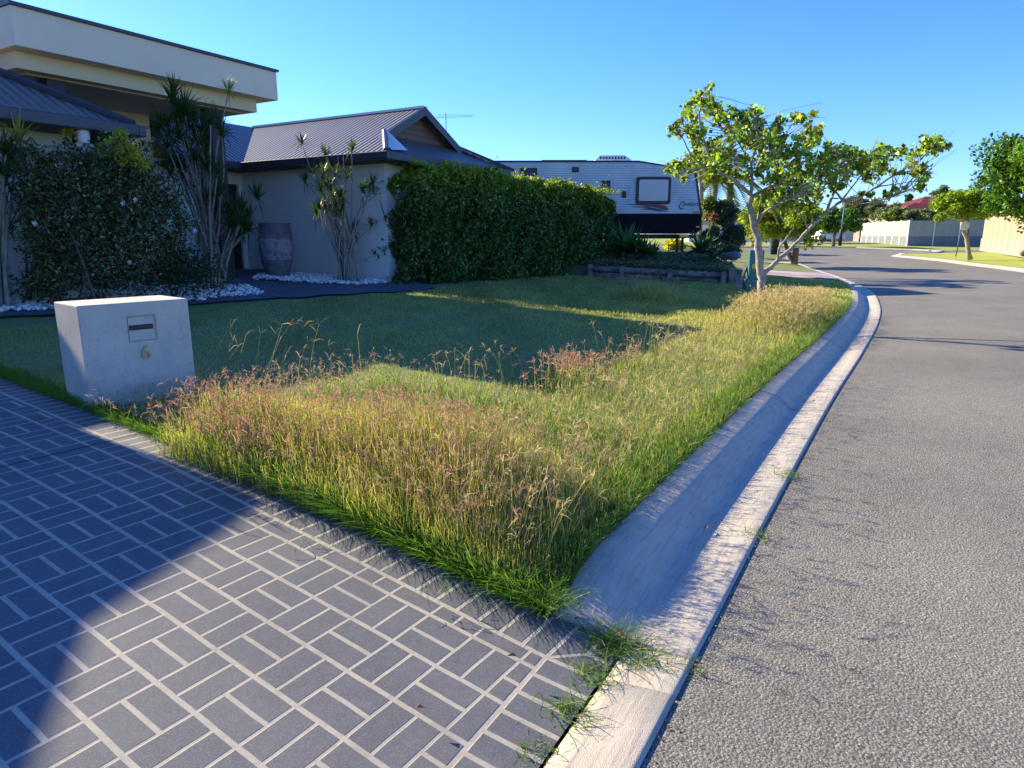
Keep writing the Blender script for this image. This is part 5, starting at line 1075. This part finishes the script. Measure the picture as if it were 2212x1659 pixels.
# ---------------------------------------------------------------- neighbour's plants around the caravan
def palm(label, base, top, Y, nf, ln, col, r=.12, seed=1, dl=30, mat='bark', crownsq=1.0):
    t = thing('palm', label, 'palm', tuple(base)); rr = np.random.default_rng(seed); b = Vector(base); tpv = Vector(top)
    branch(t, [([b-Vector((0, 0, .1)), b.lerp(tpv, .5)+Vector((.04, 0, 0)), tpv], r, r*.75)], 'trunk', mat, 9)
    V = []; Cc = []
    for i in range(nf):
        th = rr.uniform(0, 6.28); el = rr.uniform(-.3, 1.3); L = ln*rr.uniform(.8, 1.1); hd = np.array([math.cos(th), math.sin(th), 0]); 
        for j in range(dl):
            t_s = (j+1)/dl; pos = np.array(tpv)+hd*L*math.cos(el)*t_s*crownsq+np.array([0, 0, 1])*(L*math.sin(el)*t_s-L*.75*t_s**2.2)
            for sg in (-1, 1):
                side = np.cross(hd, [0, 0, 1])*sg; dirn = unit(side*.8+hd*.5+np.array([0, 0, -.55])); ll = L*.26*(1-.6*abs(t_s-.45)); w_ = np.array([0, 0, 1])*.014+hd*.012
                V.append([pos-w_, pos+w_, pos+dirn*ll]); Cc.append(np.tile(np.array(col)*math.exp(rr.normal(0, .25)), (3, 1)))
    V = np.array(V); Fq = np.arange(len(V)*3).reshape(-1, 3); npmesh('fronds', V.reshape(-1, 3)-np.array(base), Fq, np.concatenate(Cc), 'leaf', t); return t
p = z5(375, 1240, 27); palm('golden green palm with a pale ringed trunk right of the caravan nose', (p.x, 27, 1.0), tuple(z5(400, 750, 27)), 27, 20, 1.9, (.15, .19, .02), .13, 4)
p = z5(480, 1200, 29); palm('blue green drooping palm behind the pale palm trunk', (p.x, 29, 1.0), tuple(z5(520, 690, 29)), 29, 26, 2.3, (.06, .10, .06), .16, 5, mat='barkdark')
p = z5(300, 1200, 26.5); palm('yellow fronded palm partly hidden by the caravan nose', (p.x, 26.5, 1.0), tuple(z5(305, 640, 26.5)), 26.5, 16, 1.5, (.24, .24, .03), .1, 6)
for i, (x0, x1, y0, y1, Y, c_, cnt, lab) in enumerate([(320, 430, 830, 1080, 25.6, (.10, .14, .03), 2600, 'olive green shrub touching the caravan nose'), (400, 540, 860, 1120, 25.4, (.05, .08, .045), 4200, 'dark grey green shrub right of the caravan'), (470, 600, 1040, 1230, 24.2, (.055, .08, .05), 3000, 'dark bushy shrub beside the neighbour driveway'), (330, 450, 1060, 1200, 24.8, (.05, .075, .035), 2400, 'dark shrub below the caravan nose'), (420, 560, 1180, 1300, 22.2, (.07, .10, .05), 2200, 'low dark shrub at the end of the garden bed'), (60, 190, 1150, 1260, 27.5, (.34, .33, .02), 2200, 'bright yellow shrub seen underneath the caravan')]):
    cr = crown_from(z5, x0, x1, y0, y1, Y, .9); mktree('shrub', lab, (cr[0], Y, (.9 if cr[0] < 6.4 else gz(cr[0], Y))), 1, cr, 26, int(cnt*1.3), .10, c_, .03, seed=80+i, clr=.62, cat='shrub', yellow=.0)
# red flowering tip
p = z5(378, 1005, 25); t = thing('shrub', 'small red leaved shrub at the foot of the pale palm trunk', 'shrub', (p.x, 25, .9)); leaves('foliage', np.array(p)+rng.normal(0, .11, (110, 3)), .08, (.22, .09, .06), .3, 'leaf', t); branch(t, [([(p.x, 25, .9), (p.x, 25, 1.3), tuple(p)], .02, .008)], 'stem', 'barkdark', 5)
# agave / cycad rosettes in the bed
def rosette(label, p, R_, n, col, up=.6):
    t = thing('rosette_plant', label, 'plant', tuple(p)); V = []; Cc = []
    for i in range(n):
        th = rng.uniform(0, 6.28); e = rng.uniform(.15, 1.3); L = R_*rng.uniform(.7, 1.1); hd = np.array([math.cos(th)*math.cos(e), math.sin(th)*math.cos(e), math.sin(e)]); sd_ = np.array([-math.sin(th), math.cos(th), 0])*R_*.075
        q0 = np.zeros(3); q1 = hd*L*.5; q2 = hd*L+np.array([0, 0, -.25*L*math.cos(e)]); V.append([q0-sd_*.5, q0+sd_*.5, q1-sd_, q1+sd_, q2-sd_*.05, q2+sd_*.05]); Cc.append(np.tile(np.array(col)*math.exp(rng.normal(0, .25)), (6, 1)))
    V = np.array(V); idx = np.arange(len(V)*6).reshape(-1, 6); Fq = np.concatenate([idx[:, [0, 1, 3, 2]], idx[:, [2, 3, 5, 4]]]); npmesh('leaves', V.reshape(-1, 3), Fq, np.concatenate(Cc), 'leaf', t); return t
def z4(x, y, Y): return at((1400+x*520/2212)*.4, (480+y*320/1361)*.4, Y)
for x, y, Y, r_, cnt, c_, lab in [(700, 640, 21.2, .75, 90, (.06, .12, .05), 'large blue green rosette plant next to the hedge end'), (860, 660, 20.9, .55, 70, (.055, .115, .04), 'second green rosette plant right of the largest one'), (980, 670, 20.8, .38, 50, (.06, .11, .045), 'small rosette plant left of the flat stone'), (1500, 640, 20.6, .58, 90, (.06, .12, .05), 'wide spiky rosette plant below the caravan nose'), (620, 600, 21.6, .4, 40, (.08, .13, .07), 'pale grey green rosette half hidden by the hedge'), (1620, 690, 20.2, .35, 40, (.06, .10, .045), 'small rosette at the right end of the bed')]:
    p = z4(x, y, Y); p.z = max(p.z-.05, .8 if Y > 20 else .7); rosette(lab, p, r_*1.5, cnt, tuple(1.5*q for q in c_))
# ground cover creeping over the sleepers
NG = 16000; s_ = rng.random(NG)*Lw; q = np.array([A.x, A.y])+np.outer(s_, [t_.x, t_.y])+np.outer(rng.exponential(.8, NG)+.06, [n_.x, n_.y]); zz = np.array([padz(a_, b_) for a_, b_ in q])+rng.uniform(0, .13, NG)
o = leaves('ground_cover', np.column_stack([q, zz]), .055, (.16, .19, .11), .5, 'leaf', None); tag(o, 'grey green ground cover creeping over the timber sleeper wall', 'ground cover', kind='stuff')
# rocks
for i in range(7):
    p = z4(1740+i*25, 690+12*math.sin(i*2), 21.0-.1*i); g = MB(); g.lathe([(0, -.08), (.12, -.05), (.15, .04), (.09, .12), (0, .14)], (0, 0), 7); o = g.build('rock', 'soilrock'if False else 'sleeper_conc'); o.location = p; o.rotation_euler = (rng.uniform(-.4, .4), rng.uniform(-.4, .4), rng.uniform(0, 6)); o.scale = (1, .8, rng.uniform(.7, 1.1))
    tag(o, ['pale', 'flat dark', 'rounded', 'small pale', 'tilted', 'grey', 'rightmost'][i]+' garden rock at the right end of the raised bed', 'rock', 'garden rocks at the end of the raised bed')
# neighbour driveway and footpath
def land_patch(name, pts, dz, mat): return tag(patch(name, pts, dz, mat, 4), kind='structure')
def inland(pts): return [tuple(map(float, sd2xy(s, d))) for s, d in pts]
land_patch('driveway', inland([(23.8, .6), (28.8, .6), (28.2, 3.5), (28.2, 10), (24.3, 10), (24.3, 3.5)]), .02, 'pink')
land_patch('path', inland([(38, .7), (40, .7), (34, 9), (32.5, 9)]), .03, 'kerb')
# ---------------------------------------------------------------- fences
def fence(name, label, pts, panels, post_h, sheet_z, base_z, mat_low, mat_high, zs, postmat='white'):
    """pts: polyline (x,y); zs: ground z at each pt; base_z/sheet_z heights"""
    t = thing(name, label, 'fence', (pts[0][0], pts[0][1], zs[0])); lx_, ly_, lz_ = t.location
    low = MB(); high = MB(); i = 0
    for (a, b_, za, zb_, npn) in zip(pts, pts[1:], zs, zs[1:], panels):
        a = np.array(a, float); b_ = np.array(b_, float); L = np.linalg.norm(b_-a); d = (b_-a)/L; nn = np.array([-d[1], d[0]])
        for k in range(npn):
            s0, s1 = L*k/npn, L*(k+1)/npn; q0 = a+d*s0; q1 = a+d*s1; z0_ = za+(zb_-za)*k/npn
            for (mb_, h0, h1, th, m_) in ((low, -.3, base_z, .05, 0), (high, base_z, sheet_z, .02, 1)):
                T = lambda x, y, z, q0=q0, d=d, nn=nn, z0_=z0_: (q0[0]+d[0]*x+nn[0]*y-lx_, q0[1]+d[1]*x+nn[1]*y-ly_, z0_+z-lz_)
                mb_.T = T; mb_.box(.06, s1-s0-.06, -th, th, h0, h1-.004*m_ if m_ else h1-.004)
        for k in range(npn+1):
            q0 = a+d*L*k/npn; z0_ = za+(zb_-za)*k/npn
            p_ = MB(lambda x, y, z: (q0[0]+x-lx_, q0[1]+y-ly_, z0_+z-lz_)); p_.box(-.055, .055, -.09, .09, -.3, post_h); 
            if k < npn or (a is pts[-2]): p_.build('post', postmat, t)
    low.build('retaining_panel', mat_low, t); high.build('panel', mat_high, t); return t
fence('pale_fence', 'long pale sheet fence on a dark retaining base beyond the bend', [(46.5, 92), (42.9, 75), (50.5, 74)], [7, 3], 2.65, 2.6, .95, 'sleeper_conc', 'fence_sheet', [.66, .62, .66])
fence('pale_fence', 'continuation of the pale fence behind the round street tree', [(50.5, 74), (58, 74)], [3], 2.65, 2.6, .95, 'sleeper_conc', 'fence_sheet', [.66, .66])
fence('timber_fence', 'tan timber paling fence on a pale block base at the right edge', [(39.6, 58.2), (30.2, 40), (27, 34)], [8, 3], .72, 2.75, .72, 'brick', 'palings', [.68, .62, .6], 'brick')
# ---------------------------------------------------------------- red roofed house beyond the fence
rh = thing('red_roofed_house', 'brick house with a red tiled roof partly hidden behind the pale fence', 'house', (68, 104, 1))
g = MB(lambda x, y, z: (x-68, y-104, z-1)); a = z6(1330, 185, 98); b_ = z6(1700, 100, 98); e0 = a.z; 
g.box(a.x+.8, a.x+22, 98.6, 112, .6, e0); g.build('wall', 'brick', rh)
g = MB(lambda x, y, z: (x-68, y-104, z-1)); rzz = z6(1390, 140, 98).z; X0 = a.x; r2 = z6(1640, 98, 104).z
def uvr(p): return (p[0], p[1]+p[2])
g.add([(X0, 98, e0), (X0+7, 98, e0), (X0+3.5, 100.5, rzz+.3), (X0+3.5, 110, rzz+.3), (X0, 110, e0)], [(0, 1, 2), (0, 2, 3, 4)], uvr)
g.add([(X0+3.0, 99.5, e0), (X0+25, 99.5, e0), (X0+20, 106, r2+.6), (X0+8, 106, r2+.3), (X0+3, 112, e0), (X0+25, 112, e0)], [(0, 1, 2, 3), (0, 3, 4), (1, 5, 2), (3, 2, 5, 4)], uvr)
g.build('roof', 'redroof', rh)
g = MB(lambda x, y, z: (x-68, y-104, z-1)); g.box(X0, X0+7, 97.9, 98, e0-.2, e0+.05); g.box(X0+7, X0+25, 99.4, 99.5, e0-.2, e0+.05); g.build('gutter', 'white', rh)
wn = MB(lambda x, y, z: (x-68, y-104, z-1)).box(X0+8, X0+10, 98.5, 98.58, e0-1.8, e0-.5).build('window', 'white', rh); MB(lambda x, y, z: (x-68, y-104, z-1)).box(X0+8.1, X0+9.9, 98.45, 98.49, e0-1.7, e0-.6).build('pane', 'glass', wn)
# low far houses
def farhouse(label, x, Y, wd, col, roofm='roof', hh=2.6):
    z0_ = float(E0(Y)); t = thing('far_house', label, 'house', (x, Y, z0_))
    MB().box(-wd/2, wd/2, 0, 8, -.3, hh).build('wall', col, t)
    g = MB(); g.add([(-wd/2-.5, -.5, hh), (wd/2+.5, -.5, hh), (wd/2-3, 4, hh+1.8), (-wd/2+3, 4, hh+1.8), (-wd/2-.5, 8.5, hh), (wd/2+.5, 8.5, hh)], [(0, 1, 2, 3), (1, 5, 2), (0, 3, 4), (3, 2, 5, 4)], uvr); g.build('roof', roofm, t)
    for k in (-.3, .1, .35):
        w_ = MB().box(wd*k, wd*k+1.4, -.06, -.003, .9, 2.1).build('window', 'white', t); MB().box(wd*k+.08, wd*k+1.32, -.08, -.062, .98, 2.02).build('pane', 'glass', w_)
    return t
p = z6(480, 410, 105); farhouse('low white far house behind the thick black lamp base', p.x, 105, 12, 'white')
p = z6(760, 360, 128); farhouse('pale far house behind the parked cars', p.x, 128, 18, 'cream')
p = z6(230, 410, 100); farhouse('far house left of the verge tree trunk', p.x, 108, 12, 'white')
# ---------------------------------------------------------------- parked cars
def car_at(name, label, x, y, z, rot, mat, suv=True):
    t = thing(name, label, 'car', (x, y, z), 'cars parked far along the street', rot); hh = 1.75 if suv else 1.45
    prof_ = [(-2.25, .35), (-2.3, .75), (-2.2, 1.0), (-1.95, hh-.12), (-1.6, hh), (.35, hh), (.6, hh-.05), (1.2, 1.08), (2.15, .92), (2.3, .7), (2.28, .35)]
    MB().prism(prof_, -.9, .9).build('body', mat, t, bevel=.06)
    g = MB(); 
    for sg in (-.905, .897): g.prism([(-1.85, 1.08), (-1.7, hh-.14), (.35, hh-.14), (.95, 1.08)], sg, sg+.008)
    g.build('side_window', 'glass', t)
    g = MB(); g.add([(1.16, -.75, 1.13), (1.16, .75, 1.13), (.66, .68, hh-.07), (.66, -.68, hh-.07)], [(0, 1, 2, 3)]); g.build('windscreen', 'glass', t)
    for wx in (-1.4, 1.4):
        for sy in (-.92, .72):
            g = MB(); g.tube([(wx, sy, .34), (wx, sy+.2, .34)], .34, 18); wt = g.build('wheel', 'tyre', t); g = MB(); g.tube([(wx, sy-.006, .34), (wx, sy+.206, .34)], .19, 12); g.build('rim', 'gutter', wt)
    for sy in (-.75, .5): MB().box(2.2, 2.31, sy, sy+.25, .72, .86).build('headlight', 'white', t)
for x, y, Y, r_, m_, lab in [(820, 395, 100, .3, 'carwhite', 'white car parked on the orange driveway beyond the dark round tree'), (745, 410, 104, .2, 'carmaroon', 'dark maroon car parked left of the white car'), (700, 412, 110, .1, 'carwhite', 'second white vehicle partly hidden by the street tree branches')]:
    p = z6(x, y, Y); car_at('parked_car', lab, p.x, Y, float(E0(Y))+.02, r_, m_)
p0 = z6(640, 420, 86); o = poly_sheet('driveway', [(34, 84), (46, 84), (52, 108), (40, 108)], .03, 'orangepave' if 'orangepave' in M else 'brick'); tag(o, kind='structure')
# ---------------------------------------------------------------- lamps, posts, sign
def lamp(name, label, zf, x, yb, yt, Y, r0, r1, thick=None, headx=0):
    b_ = zf(x[0], yb, Y); t_2 = zf(x[1], yt, Y); t = thing(name, label, 'street lamp', tuple(b_)); d = t_2-b_
    MB().tube([(0, 0, 0), tuple(d)], [r0, r1], 10).build('pole', 'teal' if thick is None else 'black', t, smooth=True)
    if thick: g = MB(); g.lathe([(0, 0), (thick, 0), (thick, 2.35), (thick*.6, 2.45), (0, 2.45)], (0, 0), 14); g.build('base_sleeve', 'black', t, smooth=True)
    else: g = MB(); g.lathe([(0, 0), (.16, 0), (.16, 1.5), (.09, 1.6)], (0, 0), 12); g.build('base_sleeve', 'black', t, smooth=True)
    g = MB(); g.tube([tuple(d), (d.x+headx*.5, d.y, d.z+.12), (d.x+headx, d.y, d.z+.1)], .04, 8); g.build('arm', 'black', t, smooth=True)
    MB().box(d.x+headx-.1, d.x+headx+.5, d.y-.12, d.y+.12, d.z+.04, d.z+.16).build('lamp_head', 'black', t, bevel=.02); return t
lamp('street_lamp', 'slender dark street lamp on the far verge left of the pale fence', z6, (906, 944), 438, 110, 68, .09, .05, None, -1.2)
lamp('street_lamp', 'street lamp with a thick black sleeve beyond the neighbour driveway', z6, (442, 449), 500, 60, 50, .09, .06, .27, 1.0)
# round white disc sign near right tree
p = z6(1788, 296, 41); sg_ = thing('street_sign', 'white round disc on a thin post beside the right street tree', 'sign', (p.x, 41, .4))
MB().tube([(-.25, 0, 0), (-.1, 0, p.z-.4)], .03, 8).build('post', 'gutter', sg_)
g = MB(); g.lathe([(0, 0), (.27, 0), (.27, .03), (0, .03)], (0, 0), 24); o = g.build('disc', 'white', sg_); o.rotation_euler = (R(90), 0, 0); o.location = (0, -.05, p.z-.4)
# blue canopied gazebo by the caravan
p = z6(210, 400, 44); gb = thing('gazebo', 'blue canopied market tent standing right of the caravan shrubs', 'gazebo', (p.x, 44, .6))
tz = z6(200, 345, 44).z-.6; g = MB(); g.add([(-1.4, -1.4, tz), (1.4, -1.4, tz), (1.4, 1.4, tz), (-1.4, 1.4, tz), (0, 0, tz+.8)], [(0, 1, 4), (1, 2, 4), (2, 3, 4), (3, 0, 4)]); g.box(-1.4, 1.4, -1.42, -1.4, tz-.25, tz); g.box(1.4, 1.42, -1.4, 1.4, tz-.25, tz); g.build('canopy', 'blue', gb)
for a_ in (-1.35, 1.35):
    for b_ in (-1.35, 1.35): MB().box(a_-.03, a_+.03, b_-.03, b_+.03, 0, tz).build('leg', 'white', gb)
